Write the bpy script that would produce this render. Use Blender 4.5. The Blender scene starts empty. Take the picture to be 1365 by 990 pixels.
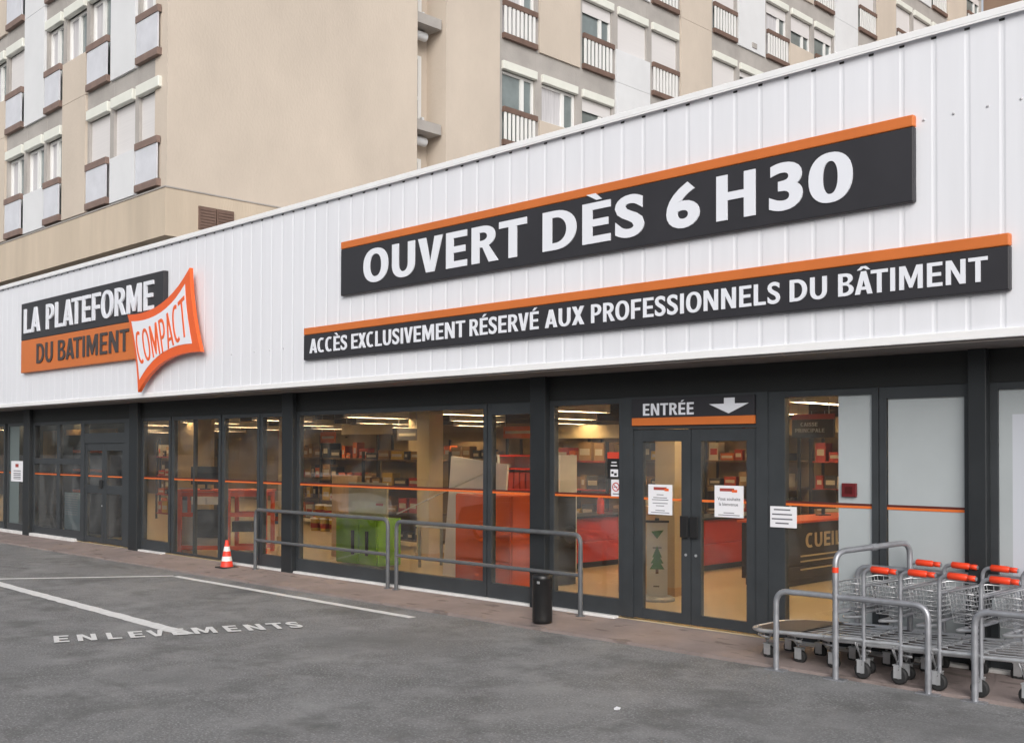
import bpy, bmesh, math, random
from mathutils import Vector, Matrix
random.seed(7)
SC = bpy.context.scene
COL = SC.collection
R = math.radians

# ------------------------------------------------------------------ camera, sky, sun, exposure
cd = bpy.data.cameras.new('camera'); cam = bpy.data.objects.new('camera', cd); COL.objects.link(cam)
_yaw, _pit, _rol = R(45.12), R(.95), R(.17)
_f = Vector((-math.cos(_yaw)*math.cos(_pit), math.sin(_yaw)*math.cos(_pit), math.sin(_pit)))
_r = _f.cross(Vector((0, 0, 1))).normalized(); _u = _r.cross(_f)
_r, _u = _r*math.cos(_rol)+_u*math.sin(_rol), _u*math.cos(_rol)-_r*math.sin(_rol)
M = Matrix.Identity(4)
for i in range(3):
    M[i][0], M[i][1], M[i][2] = _r[i], _u[i], -_f[i]
M.translation = (0, 0, 2.0)
cam.matrix_world = M
cd.sensor_width = 36; cd.lens = 1450*36/1365; cd.shift_y = 83/1365
cd.clip_start = .1; cd.clip_end = 2000
SC.camera = cam

SUN_DIR = Vector((.85, -.80, .62)).normalized()      # towards the sun, high behind the camera
wd = bpy.data.worlds.new('World'); SC.world = wd; wd.use_nodes = True
nt = wd.node_tree; bg = nt.nodes['Background']
sky = nt.nodes.new('ShaderNodeTexSky'); sky.sky_type = 'NISHITA'; sky.sun_disc = False
sky.sun_elevation = math.asin(SUN_DIR.z); sky.sun_rotation = math.atan2(SUN_DIR.x, SUN_DIR.y)
sky.air_density = 1.0; sky.dust_density = 3.0; sky.ozone_density = 1.0
hs = nt.nodes.new('ShaderNodeHueSaturation'); hs.inputs['Saturation'].default_value = .30   # cloud cover greys the sky
nt.links.new(sky.outputs[0], hs.inputs['Color']); nt.links.new(hs.outputs[0], bg.inputs[0])
bg.inputs[1].default_value = .12
sd = bpy.data.lights.new('sun', 'SUN'); sun = bpy.data.objects.new('sun', sd); COL.objects.link(sun)
sd.energy = 1.1; sd.angle = R(40); sd.color = (1, .97, .93)
sun.rotation_euler = SUN_DIR.to_track_quat('Z', 'Y').to_euler()
SC.view_settings.view_transform = 'Standard'; SC.view_settings.look = 'None'
SC.view_settings.exposure = .40; SC.view_settings.gamma = 1; SC.view_settings.use_curve_mapping = False
SC.cycles.use_denoising = True
SC.cycles.max_bounces = 8; SC.cycles.transparent_max_bounces = 16
SC.cycles.sample_clamp_indirect = 6

# ------------------------------------------------------------------ materials
MATS = {}
def mat(name, col, rough=.6, metal=0, var=0, scale=3, bump=0, bscale=60, emit=0, stretch=None, spec=.5, col2=None, detail=5):
    if name in MATS: return MATS[name]
    m = bpy.data.materials.new(name); m.use_nodes = True; MATS[name] = m
    n = m.node_tree; p = n.nodes['Principled BSDF']
    p.inputs['Base Color'].default_value = (*col, 1); p.inputs['Roughness'].default_value = rough
    p.inputs['Metallic'].default_value = metal; p.inputs['Specular IOR Level'].default_value = spec
    if emit:
        p.inputs['Emission Color'].default_value = (*col, 1); p.inputs['Emission Strength'].default_value = emit
    tc = n.nodes.new('ShaderNodeTexCoord'); mp = n.nodes.new('ShaderNodeMapping')
    n.links.new(tc.outputs['Object'], mp.inputs[0])
    if stretch: mp.inputs['Scale'].default_value = stretch
    if var or col2:
        t = n.nodes.new('ShaderNodeTexNoise'); t.inputs['Scale'].default_value = scale; t.inputs['Detail'].default_value = detail
        t.inputs['Roughness'].default_value = .6
        n.links.new(mp.outputs[0], t.inputs['Vector'])
        mx = n.nodes.new('ShaderNodeMix'); mx.data_type = 'RGBA'
        c2 = col2 or tuple(max(0, c*(1-var)) for c in col); c1 = col if col2 else tuple(c*(1+var*.6) for c in col)
        mx.inputs['A'].default_value = (*c2, 1); mx.inputs['B'].default_value = (*c1, 1)
        rp = n.nodes.new('ShaderNodeMapRange'); rp.inputs['From Min'].default_value = .32; rp.inputs['From Max'].default_value = .68
        n.links.new(t.outputs['Fac'], rp.inputs['Value']); n.links.new(rp.outputs[0], mx.inputs['Factor'])
        n.links.new(mx.outputs['Result'], p.inputs['Base Color'])
        rr = n.nodes.new('ShaderNodeMapRange'); rr.inputs['To Min'].default_value = max(.02, rough-.08); rr.inputs['To Max'].default_value = min(1, rough+.08)
        n.links.new(t.outputs['Fac'], rr.inputs['Value']); n.links.new(rr.outputs[0], p.inputs['Roughness'])
    if bump:
        b = n.nodes.new('ShaderNodeTexNoise'); b.inputs['Scale'].default_value = bscale; b.inputs['Detail'].default_value = 4
        n.links.new(mp.outputs[0], b.inputs['Vector'])
        bp = n.nodes.new('ShaderNodeBump'); bp.inputs['Strength'].default_value = bump; bp.inputs['Distance'].default_value = .02
        n.links.new(b.outputs['Fac'], bp.inputs['Height']); n.links.new(bp.outputs[0], p.inputs['Normal'])
    return m

def glass_mat(name, tint=(.93, .96, .95), dirt_haze=.03, dirt_haze_col=(.5, .52, .52), refl=1.0):
    if name in MATS: return MATS[name]
    m = bpy.data.materials.new(name); m.use_nodes = True; MATS[name] = m
    n = m.node_tree; n.nodes.remove(n.nodes['Principled BSDF']); out = n.nodes['Material Output']
    tr = n.nodes.new('ShaderNodeBsdfTransparent'); tr.inputs[0].default_value = (*tint, 1)
    gl = n.nodes.new('ShaderNodeBsdfGlossy'); gl.inputs['Roughness'].default_value = .015; gl.inputs[0].default_value = (refl, refl, refl, 1)
    di = n.nodes.new('ShaderNodeBsdfDiffuse'); di.inputs[0].default_value = (*dirt_haze_col, 1)  # diffuse film: patchy dirt plus painted haze of smeared reflections
    fr = n.nodes.new('ShaderNodeFresnel'); fr.inputs[0].default_value = 1.85
    m1 = n.nodes.new('ShaderNodeMixShader'); n.links.new(fr.outputs[0], m1.inputs[0]); n.links.new(tr.outputs[0], m1.inputs[1]); n.links.new(gl.outputs[0], m1.inputs[2])
    tc = n.nodes.new('ShaderNodeTexCoord'); t = n.nodes.new('ShaderNodeTexNoise'); t.inputs['Scale'].default_value = .8; t.inputs['Detail'].default_value = 7
    t.inputs['Distortion'].default_value = 1.5
    n.links.new(tc.outputs['Object'], t.inputs['Vector'])
    rp = n.nodes.new('ShaderNodeMapRange'); rp.inputs['From Min'].default_value = .46; rp.inputs['From Max'].default_value = .72; rp.inputs['To Min'].default_value = dirt_haze*.4; rp.inputs['To Max'].default_value = dirt_haze*5
    n.links.new(t.outputs['Fac'], rp.inputs['Value'])
    m2 = n.nodes.new('ShaderNodeMixShader'); n.links.new(rp.outputs[0], m2.inputs[0]); n.links.new(m1.outputs[0], m2.inputs[1]); n.links.new(di.outputs[0], m2.inputs[2])
    n.links.new(m2.outputs[0], out.inputs[0])
    return m

def asphalt_mat():
    m = mat('asphalt', (.198, .198, .20), .88, var=.30, scale=.9, bump=.55, bscale=55, detail=9)
    n = m.node_tree; p = n.nodes['Principled BSDF']
    src = p.inputs['Base Color'].links[0].from_socket
    tc = n.nodes.new('ShaderNodeTexCoord')
    def layer(src, tex, lo, hi, col, amt=1.0, mode='MIX'):
        rp = n.nodes.new('ShaderNodeMapRange'); rp.inputs['From Min'].default_value = lo; rp.inputs['From Max'].default_value = hi; rp.inputs['To Max'].default_value = amt
        n.links.new(tex, rp.inputs['Value'])
        mx = n.nodes.new('ShaderNodeMix'); mx.data_type = 'RGBA'; mx.blend_type = mode
        n.links.new(rp.outputs[0], mx.inputs['Factor']); n.links.new(src, mx.inputs['A']); mx.inputs['B'].default_value = (*col, 1)
        return mx.outputs['Result']
    def noise(s, d=4, rough=.6, vec=None):
        t = n.nodes.new('ShaderNodeTexNoise'); t.inputs['Scale'].default_value = s; t.inputs['Detail'].default_value = d; t.inputs['Roughness'].default_value = rough
        if vec: 
            mp = n.nodes.new('ShaderNodeMapping'); mp.inputs['Scale'].default_value = vec; mp.inputs['Rotation'].default_value = (0, 0, .5)
            n.links.new(tc.outputs['Object'], mp.inputs[0]); n.links.new(mp.outputs[0], t.inputs['Vector'])
        else: n.links.new(tc.outputs['Object'], t.inputs['Vector'])
        return t.outputs['Fac']
    src = layer(src, noise(48, 3), .52, .70, (.42, .42, .42), .8)      # pale stones
    src = layer(src, noise(38, 3), .42, .28, (.08, .08, .08), .75)      # dark pits
    src = layer(src, noise(1.6, 7, .7), .48, .68, (.30, .30, .30), .7)  # worn pale patches
    src = layer(src, noise(1.1, 8, .72), .50, .30, (.10, .10, .10), .85)   # oil and damp
    src = layer(src, noise(7, 6, .75), .60, .74, (.13, .13, .13), .55)   # drips and spots
    src = layer(src, noise(.45, 5, .6), .52, .66, (.14, .14, .142), .6)   # older darker lay
    src = layer(src, noise(.8, 6, .65, (.35, 2.6, 1)), .62, .72, (.095, .095, .095), .45)   # tyre streaks
    vo = n.nodes.new('ShaderNodeTexVoronoi'); vo.feature = 'DISTANCE_TO_EDGE'; vo.inputs['Scale'].default_value = .28
    wn = n.nodes.new('ShaderNodeTexNoise'); wn.inputs['Scale'].default_value = 2.2; wn.inputs['Detail'].default_value = 6; n.links.new(tc.outputs['Object'], wn.inputs['Vector'])
    va = n.nodes.new('ShaderNodeVectorMath'); va.operation = 'MULTIPLY_ADD'; va.inputs[1].default_value = (.9, .9, .9)
    n.links.new(wn.outputs['Color'], va.inputs[0]); n.links.new(tc.outputs['Object'], va.inputs[2]); n.links.new(va.outputs[0], vo.inputs['Vector'])
    src = layer(src, vo.outputs['Distance'], .003, .0, (.08, .08, .08), .12)   # hairline cracks
    n.links.new(src, p.inputs['Base Color'])
    return m

def pavement_mat():
    m = mat('pink_pavement', (.29, .235, .22), .85, var=.2, scale=1.4, bump=.5, bscale=80, detail=8)
    n = m.node_tree; p = n.nodes['Principled BSDF']; src = p.inputs['Base Color'].links[0].from_socket
    tc = n.nodes.new('ShaderNodeTexCoord'); t = n.nodes.new('ShaderNodeTexNoise'); t.inputs['Scale'].default_value = 3.2; t.inputs['Detail'].default_value = 5
    mp = n.nodes.new('ShaderNodeMapping'); mp.inputs['Scale'].default_value = (.8, 1.8, 1); n.links.new(tc.outputs['Object'], mp.inputs[0]); n.links.new(mp.outputs[0], t.inputs['Vector'])
    rp = n.nodes.new('ShaderNodeMapRange'); rp.inputs['From Min'].default_value = .60; rp.inputs['From Max'].default_value = .66; rp.inputs['To Max'].default_value = .6
    n.links.new(t.outputs['Fac'], rp.inputs['Value']); mx = n.nodes.new('ShaderNodeMix'); mx.data_type = 'RGBA'
    n.links.new(rp.outputs[0], mx.inputs['Factor']); n.links.new(src, mx.inputs['A']); mx.inputs['B'].default_value = (.12, .095, .085, 1)
    n.links.new(mx.outputs['Result'], p.inputs['Base Color'])
    return m

def cladding_mat():
    m = mat('white_cladding', (.765, .775, .82), .45, var=.03, scale=.9, stretch=(6, 1, .5))
    return m

def render_mat():
    return mat('beige_render', (.575, .50, .425), .9, var=.085, scale=.6, bump=.35, bscale=18, stretch=(1, 1, .6), detail=9)

WHITE = mat('white_paint', (.84, .84, .85), .5, var=.03, scale=4); GALVM2 = mat('screw_grey', (.48, .48, .5), .5)
CLAD = cladding_mat(); BEIGE = render_mat()
CONC = mat('grey_concrete', (.40, .375, .355), .9, var=.14, scale=1.2, bump=.3, bscale=25, detail=8)
BAND = mat('beige_band', (.565, .475, .375), .9, var=.13, scale=.8, bump=.3, bscale=20, stretch=(1.5, 1.5, .25), detail=8)
BROWN = mat('brown_paint', (.17, .108, .085), .6, var=.2, scale=3)
BROWNL = mat('brown_paint_pale', (.225, .155, .13), .6, var=.2, scale=3)
WPANEL = mat('white_panel', (.70, .71, .73), .6, var=.05, scale=1)
SHUT = mat('shutter_box', (.74, .75, .69), .5, var=.05, scale=2)
BLIND = mat('closed_shutter', (.68, .66, .66), .6, var=.05, scale=6, stretch=(.1, .1, 12))
WFRAME = mat('window_frame_white', (.78, .78, .77), .45)
GPANE = mat('flat_window_glass', (.20, .235, .235), .06, var=.35, scale=.7, spec=.9)
CURT = mat('net_curtain', (.56, .55, .57), .7, var=.2, scale=5, stretch=(4, 4, .2))
GUARDP = mat('guard_panel_glass', (.64, .65, .70), .35, var=.1, scale=2)
DARK = mat('dark_grey_metal', (.040, .045, .050), .45, var=.15, scale=3)
COLM = mat('column_steel', (.019, .022, .025), .5, var=.15, scale=3)
HEAD = mat('header_metal', (.012, .013, .013), .55, var=.2, scale=2)
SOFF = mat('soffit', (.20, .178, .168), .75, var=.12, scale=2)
PLINTH = mat('white_plinth', (.70, .69, .68), .7, var=.15, scale=4, detail=7)
BLACKP = mat('sign_black', (.028, .027, .032), .45, var=.12, scale=2)
ORANGE = mat('sign_orange', (.62, .165, .035), .45, var=.06, scale=2)
PORANGE = mat('pennant_orange', (.80, .12, .02), .4, var=.05, scale=2)
LETW = mat('letter_white', (.78, .80, .86), .45)
LETD = mat('letter_dark', (.06, .05, .05), .5)
GLASS = glass_mat('shop_glass')
GALV = mat('galvanised_steel', (.62, .63, .65), .30, metal=.65, var=.15, scale=9)
GALVD = mat('dull_steel', (.33, .34, .36), .45, metal=.5, var=.2, scale=8)
RAILM = mat('grey_rail_paint', (.105, .11, .118), .4, var=.15, scale=6)
REDP = mat('red_grip', (.78, .055, .015), .38)
RUB = mat('black_rubber', (.018, .018, .019), .7)
LINEW = mat('road_paint', (.84, .84, .83), .8, col2=(.66, .66, .66), scale=13, detail=9)
FLOORM = mat('shop_floor', (.52, .43, .27), .32, var=.06, scale=2)
WALLI = mat('shop_wall_tan', (.24, .18, .105), .8, var=.08, scale=1)
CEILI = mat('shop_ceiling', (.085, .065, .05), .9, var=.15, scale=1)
PAPER = mat('paper_white', (.80, .80, .84), .7)
INK = mat('ink_grey', (.12, .12, .14), .8)
INKRED = mat('ink_red', (.35, .06, .05), .8)
CABO = mat('cabinet_orange', (.72, .115, .02), .4, var=.05, scale=2)
CABR = mat('counter_red', (.50, .035, .015), .35, var=.08, scale=2)
GREEN = mat('cabinet_green', (.17, .42, .025), .45, var=.06, scale=2)
BLK = mat('black_plastic', (.015, .015, .016), .4)
GREYB = mat('grey_backing', (.415, .45, .465), .2, var=.05, scale=1.5)
WOOD = mat('tan_wood', (.46, .31, .16), .55, var=.15, scale=2, stretch=(6, 6, .5))
LGREY = mat('light_grey_panel', (.55, .57, .59), .6, var=.05, scale=2)

# ------------------------------------------------------------------ mesh builder
class MB:
    def __init__(s): s.v = []; s.f = []; s.mi = []; s.sm = []; s.mats = []
    def m(s, material):
        if material not in s.mats: s.mats.append(material)
        return s.mats.index(material)
    def add(s, vs, fs, material, smooth=False):
        o = len(s.v); s.v += [tuple(v) for v in vs]; k = s.m(material)
        for f in fs: s.f.append(tuple(i+o for i in f)); s.mi.append(k); s.sm.append(smooth)
        return s
    def box(s, x0, x1, y0, y1, z0, z1, material, T=None):
        vs = [Vector((x, y, z)) for x in (x0, x1) for y in (y0, y1) for z in (z0, z1)]
        if T: vs = [T(v) for v in vs]
        return s.add(vs, [(0, 1, 3, 2), (4, 6, 7, 5), (0, 4, 5, 1), (2, 3, 7, 6), (0, 2, 6, 4), (1, 5, 7, 3)], material)
    def quad(s, a, b, c, d, material): return s.add([a, b, c, d], [(0, 1, 2, 3)], material)
    def tube(s, pts, r, material, n=10, caps=True, closed=False):
        pts = [Vector(p) for p in pts]; rings = []; N = len(pts); up = None
        for i, p in enumerate(pts):
            if closed: t = (pts[(i+1) % N]-pts[i-1])
            else: t = (pts[min(i+1, N-1)]-pts[max(i-1, 0)])
            t.normalize()
            if up is None:
                a = Vector((0, 0, 1)) if abs(t.z) < .9 else Vector((1, 0, 0)); up = (a-t*a.dot(t)).normalized()
            else: up = (up-t*up.dot(t)).normalized()
            sd = t.cross(up); rr = r[i] if isinstance(r, (list, tuple)) else r
            rings.append([p+(up*math.cos(2*math.pi*k/n)+sd*math.sin(2*math.pi*k/n))*rr for k in range(n)])
        vs = [v for q in rings for v in q]; fs = []
        for i in range(N if closed else N-1):
            for k in range(n):
                a = i*n+k; b = i*n+(k+1) % n; j = ((i+1) % N)*n
                fs.append((a, b, j+(k+1) % n, j+k))
        s.add(vs, fs, material, True)
        if caps and not closed:
            s.add(rings[0], [tuple(range(n))[::-1]], material); s.add(rings[-1], [tuple(range(n))], material)
        return s
    def lathe(s, prof, c, material, n=24, axis='Z'):
        def P(r, h, a):
            if axis == 'Z': return Vector((c[0]+r*math.cos(a), c[1]+r*math.sin(a), c[2]+h))
            if axis == 'Y': return Vector((c[0]+r*math.cos(a), c[1]+h, c[2]+r*math.sin(a)))
            return Vector((c[0]+h, c[1]+r*math.cos(a), c[2]+r*math.sin(a)))
        vs = [P(r, h, 2*math.pi*k/n) for r, h in prof for k in range(n)]; fs = []
        for i in range(len(prof)-1):
            for k in range(n): fs.append((i*n+k, i*n+(k+1) % n, (i+1)*n+(k+1) % n, (i+1)*n+k))
        s.add(vs, fs, material, True)
        s.add(vs[:n], [tuple(range(n))], material); s.add(vs[-n:], [tuple(range(n))], material)
        return s
    def prism(s, poly, fn, material):
        # poly: 2-D outline; fn(p, side) -> 3-D for side 0 (back) and 1 (front)
        n = len(poly); a = [fn(p, 0) for p in poly]; b = [fn(p, 1) for p in poly]
        s.add(a+b, [(i, (i+1) % n, n+(i+1) % n, n+i) for i in range(n)], material)
        s.add(b, [tuple(range(n))], material); s.add(a, [tuple(range(n))[::-1]], material)
        return s
    def build(s, name, parent=None, loc=None, bevel=0, recalc=True):
        me = bpy.data.meshes.new(name); me.from_pydata(s.v, [], s.f)
        for x in s.mats: me.materials.append(x)
        me.polygons.foreach_set('material_index', s.mi); me.polygons.foreach_set('use_smooth', s.sm)
        if recalc:
            bm = bmesh.new(); bm.from_mesh(me); bmesh.ops.recalc_face_normals(bm, faces=bm.faces); bm.to_mesh(me); bm.free()
        me.update()
        o = bpy.data.objects.new(name, me); COL.objects.link(o)
        if parent is not None:
            o.parent = parent
            if loc is None:      # vertices were given in world space: bring them into the parent's space
                inv = WORLD[parent.name].inverted() if parent.name in WORLD else Matrix.Identity(4)
                me.transform(inv)
                WORLD[o.name] = WORLD.get(parent.name, Matrix.Identity(4)).copy()
            else: o.location = loc
        elif loc is not None: o.location = loc
        if bevel:
            b = o.modifiers.new('bevel', 'BEVEL'); b.width = bevel; b.segments = 2; b.limit_method = 'ANGLE'
        return o
WORLD = {}
def tag(o, label, cat, group=None, kind=None):
    if label: o['label'] = label
    if cat: o['category'] = cat
    if group: o['group'] = group
    if kind: o['kind'] = kind
    return o
def thing(name, label, cat, loc=(0, 0, 0), rz=0, group=None):
    o = bpy.data.objects.new(name, None); COL.objects.link(o); o.empty_display_size = .2
    o.location = loc; o.rotation_euler = (0, 0, rz)
    WORLD[o.name] = Matrix.Translation(loc) @ Matrix.Rotation(rz, 4, 'Z')
    return tag(o, label, cat, group)
def single(mb, name, label, cat, origin, group=None, bevel=0):
    # a thing that is one mesh, vertices given in world space, its origin at its base
    o = mb.build(name, bevel=bevel); o.data.transform(Matrix.Translation(-Vector(origin))); o.location = origin
    return tag(o, label, cat, group)
def structure(mb, name):
    o = mb.build(name); o['kind'] = 'structure'; return o
def children_of(o): return list(o.children)
def copy_thing(o, loc, label=None, rz=None):
    def cp(a, par):
        c = a.copy(); COL.objects.link(c); c.parent = par
        for ch in children_of(a): cp(ch, c)
        return c
    c = cp(o, None); c.location = loc
    if rz is not None: c.rotation_euler = (0, 0, rz)
    if label: c['label'] = label
    return c
def fillet(pts, r, n=6):
    pts = [Vector(p) for p in pts]; out = [pts[0]]
    for i in range(1, len(pts)-1):
        p = pts[i]; a = (pts[i-1]-p); b = (pts[i+1]-p); rr = min(r, a.length*.49, b.length*.49)
        a.normalize(); b.normalize(); p0 = p+a*rr; p1 = p+b*rr
        for k in range(n+1):
            t = k/n; out.append(p0*(1-t)**2+p*2*t*(1-t)+p1*t*t)
    out.append(pts[-1]); return out

# ------------------------------------------------------------------ lettering
_GC = {}
def _curve_mesh(polys):
    c = bpy.data.curves.new('tmp', 'CURVE'); c.dimensions = '2D'; c.fill_mode = 'BOTH'
    for pl in polys:
        sp = c.splines.new('POLY'); sp.points.add(len(pl)-1); sp.use_cyclic_u = True
        for i, (x, y) in enumerate(pl): sp.points[i].co = (x, y, 0, 1)
    return c
def _mesh_of(c):
    o = bpy.data.objects.new('tmp', c); me = o.to_mesh()
    vs = [tuple(v.co) for v in me.vertices]; fs = [tuple(p.vertices) for p in me.polygons]
    o.to_mesh_clear(); bpy.data.objects.remove(o); return vs, fs
def _text_raw(ch, off):
    c = bpy.data.curves.new('tmp', 'FONT'); c.body = ch; c.offset = off; c.resolution_u = 5; c.fill_mode = 'BOTH'
    r = _mesh_of(c); bpy.data.curves.remove(c); return r
def _cap(off):
    k = ('cap', off)
    if k not in _GC:
        vs, _ = _text_raw('H', off); ys = [v[1] for v in vs]
        vi, _ = _text_raw('I', off); xs = [v[0] for v in vi]
        _GC[k] = (min(ys), max(ys)-min(ys), (max(xs)-min(xs))/(max(ys)-min(ys)))
    return _GC[k]
def _straight(ch, s):
    b = s*.80
    if ch == 'I': return s, [[(0, 0), (s, 0), (s, 1), (0, 1)]]
    if ch == 'L': w = .40+s*.9; return w, [[(0, 0), (w, 0), (w, b), (s, b), (s, 1), (0, 1)]]
    if ch == 'E':
        w = .42+s*.9; h = .5-b/2
        return w, [[(0, 0), (w, 0), (w, b), (s, b), (s, h), (w-.05, h), (w-.05, h+b), (s, h+b), (s, 1-b), (w, 1-b), (w, 1), (0, 1)]]
    if ch == 'F':
        w = .40+s*.9; h = .48-b/2
        return w, [[(0, 0), (s, 0), (s, h), (w-.05, h), (w-.05, h+b), (s, h+b), (s, 1-b), (w, 1-b), (w, 1), (0, 1)]]
    if ch == 'T': w = .52+s; a = w/2-s/2; return w, [[(a, 0), (a+s, 0), (a+s, 1-b), (w, 1-b), (w, 1), (0, 1), (0, 1-b), (a, 1-b)]]
    if ch == 'H': w = .44+s*1.5; h = .52-b/2; return w, [[(0, 0), (s, 0), (s, h), (w-s, h), (w-s, 0), (w, 0), (w, 1), (w-s, 1), (w-s, h+b), (s, h+b), (s, 1), (0, 1)]]
    if ch == 'N': w = .46+s*1.5; d = s*1.15; return w, [[(0, 0), (s, 0), (s, .66), (w-d, 0), (w, 0), (w, 1), (w-s, 1), (w-s, .34), (d, 1), (0, 1)]]
    if ch == 'M':
        w = .56+s*2; d = s*1.28; c = w/2
        return w, [[(0, 0), (s, 0), (s, .66), (c-.30*s, .06), (c+.30*s, .06), (w-s, .66), (w-s, 0), (w, 0), (w, 1), (w-d, 1), (c, .40), (d, 1), (0, 1)]]
    if ch == 'V': w = .46+s*1.4; d = s*1.12; c = w/2; return w, [[(c-.58*s, 0), (c+.58*s, 0), (w, 1), (w-d, 1), (c, .27), (d, 1), (0, 1)]]
    if ch == 'A':
        w = .48+s*1.4; d = s*1.1; k = w/2-.56*s; y0 = .19; y1 = y0+b*.9
        yt = (w/2-d)/k; xi = lambda y: d+k*y
        return w, [[(0, 0), (d, 0), (xi(y0), y0), (w-xi(y0), y0), (w-d, 0), (w, 0), (w-k, 1), (k, 1)], [(xi(y1), y1), (w/2, yt), (w-xi(y1), y1)]]
    if ch == 'X':
        w = .44+s*1.4; t = s*1.2; yt = 1-(w/2-t)/(w-t); q = (w-t)/2
        return w, [[(0, 0), (t, 0), (w/2, 1-yt), (w-t, 0), (w, 0), (w-q, .5), (w, 1), (w-t, 1), (w/2, yt), (t, 1), (0, 1), (q, .5)]]
    def arc(cx, cy, rx, ry, a0, a1, n=14, e=2.3):
        o = []
        for q in range(n+1):
            a = math.radians(a0+(a1-a0)*q/n); c, d = math.cos(a), math.sin(a)
            o.append((cx+rx*math.copysign(abs(c)**(2/e), c), cy+ry*math.copysign(abs(d)**(2/e), d)))
        return o
    if ch in 'O0':
        w = (.52 if ch == 'O' else .36)+s*1.55; k = s*1.04
        return w, [arc(w/2, .5, w/2, .515, 0, 350, 35, 2.25), arc(w/2, .5, w/2-k, .515-b, 0, 350, 35, 2.25)]
    if ch == 'C':
        w = .46+s*1.2; c = w*.60; k = s*1.04
        return w, [arc(c, .5, c, .515, 62, 298, 26, 2.2)+arc(c, .5, c-k, .515-b, 298, 62, 26, 2.2)]
    if ch == 'D':
        w = .46+s*1.5; x0 = w*.38
        return w, [[(0, 0)]+arc(x0, .5, w-x0, .5, -90, 90, 18, 2.15)+[(0, 1)], [(s, b)]+arc(x0, .5, w-x0-s*1.03, .5-b, -90, 90, 18, 2.1)+[(s, 1-b)]]
    if ch == 'U':
        w = .42+s*1.5; y = .40
        return w, [[(0, 1), (0, y)]+arc(w/2, y, w/2, y+.015, 180, 360, 18, 2.3)[1:-1]+[(w, y), (w, 1), (w-s, 1), (w-s, y)]+arc(w/2, y, w/2-s, y+.015-b, 360, 180, 18, 2.2)[1:-1]+[(s, y), (s, 1)]]
    if ch in 'PR':
        w = .38+s*1.3; x0 = w*.42; yb = .385 if ch == 'P' else .42; ry = (1-yb)/2; cy = yb+ry
        hole = [(s, yb+b)]+arc(x0, cy, w-x0-s*1.0, ry-b, -90, 90, 12, 2.2)+[(s, 1-b)]
        if ch == 'P': return w, [[(0, 0), (s, 0), (s, yb)]+arc(x0, cy, w-x0, ry, -90, 90, 16, 2.3)+[(0, 1)], hole]
        wl = w+.09
        return wl, [[(0, 0), (s, 0), (s, yb), (s+.09, yb), (wl-1.2*s, 0), (wl, 0)]+arc(x0, cy, w-x0, ry, -62, 90, 16, 2.3)+[(0, 1)], hole]
    if ch == 'B':
        w = .42+s*1.3; x0 = w*.42; ym = .53; r1 = ym/2; r2 = (1-ym)/2; w2 = w*.94
        return w, [[(0, 0)]+arc(x0, r1, w-x0, r1, -90, 66, 14, 2.3)+arc(x0, ym+r2, w2-x0, r2, -56, 90, 12, 2.3)+[(0, 1)],
                   [(s, b)]+arc(x0, r1, w-x0-s, r1-b, -90, 90, 10, 2.2)[:-1]+[(x0, ym-b*.5+.0), (s, ym-b*.5)] if False else [(s, b*.95)]+arc(x0, (b*.95+ym-b*.42)/2, w-x0-s, (ym-b*.42-b*.95)/2, -90, 90, 10, 2.2)+[(s, ym-b*.42)],
                   [(s, ym+b*.48)]+arc(x0, (ym+b*.48+1-b*.95)/2, w2-x0-s, (1-b*.95-ym-b*.48)/2, -90, 90, 10, 2.2)+[(s, 1-b*.95)]]
    return None
BASE = {'È': 'E', 'É': 'E', 'Â': 'A'}
def glyph(ch, off):
    k = (ch, off)
    if k in _GC: return _GC[k]
    y0, cap, s = _cap(off); bch = BASE.get(ch, ch)
    st = _straight(bch, s)
    if st:
        w, pl = st; c = _curve_mesh(pl)
        vs, fs = _mesh_of(c); bpy.data.curves.remove(c)
        vs = [(v[0], v[1]) for v in vs]
    else:
        vs, fs = _text_raw(ch, off); x0 = min(v[0] for v in vs)
        vs = [((v[0]-x0)/cap, (v[1]-y0)/cap) for v in vs]; w = max(v[0] for v in vs)
    if ch != bch:
        acc = {'È': [(w/2-.22, 1.22), (w/2-.02, 1.22), (w/2+.12, 1.055), (w/2+.0, 1.055)], 'É': [(w/2+.22, 1.22), (w/2+.02, 1.22), (w/2-.12, 1.055), (w/2-.0, 1.055)],
               'Â': [(w/2-.1, 1.22), (w/2+.1, 1.22), (w/2+.27, 1.055), (w/2+.12, 1.055), (w/2, 1.145), (w/2-.12, 1.055), (w/2-.27, 1.055)]}[ch]
        if ch == 'Â': acc = [acc]; acc = [[(w/2-.1, 1.22), (w/2, 1.22), (w/2, 1.145), (w/2-.13, 1.055), (w/2-.28, 1.055)], [(w/2, 1.22), (w/2+.1, 1.22), (w/2+.28, 1.055), (w/2+.13, 1.055), (w/2, 1.145)]]
        else: acc = [acc]
        for a in acc:
            o = len(vs); vs = vs+list(a); fs = fs+[tuple(range(o, o+len(a)))]
    _GC[k] = (w, vs, fs); return _GC[k]
def bearing(ch, side):
    b = BASE.get(ch, ch)
    if b in 'AVTXY': return .02
    if b == 'R' and side == 1: return .0
    if b in 'OCSD036QG' and not (b == 'D' and side == 0): return .05
    if b in 'EFLCRPKB3' and side == 1: return .05
    return .09
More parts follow.
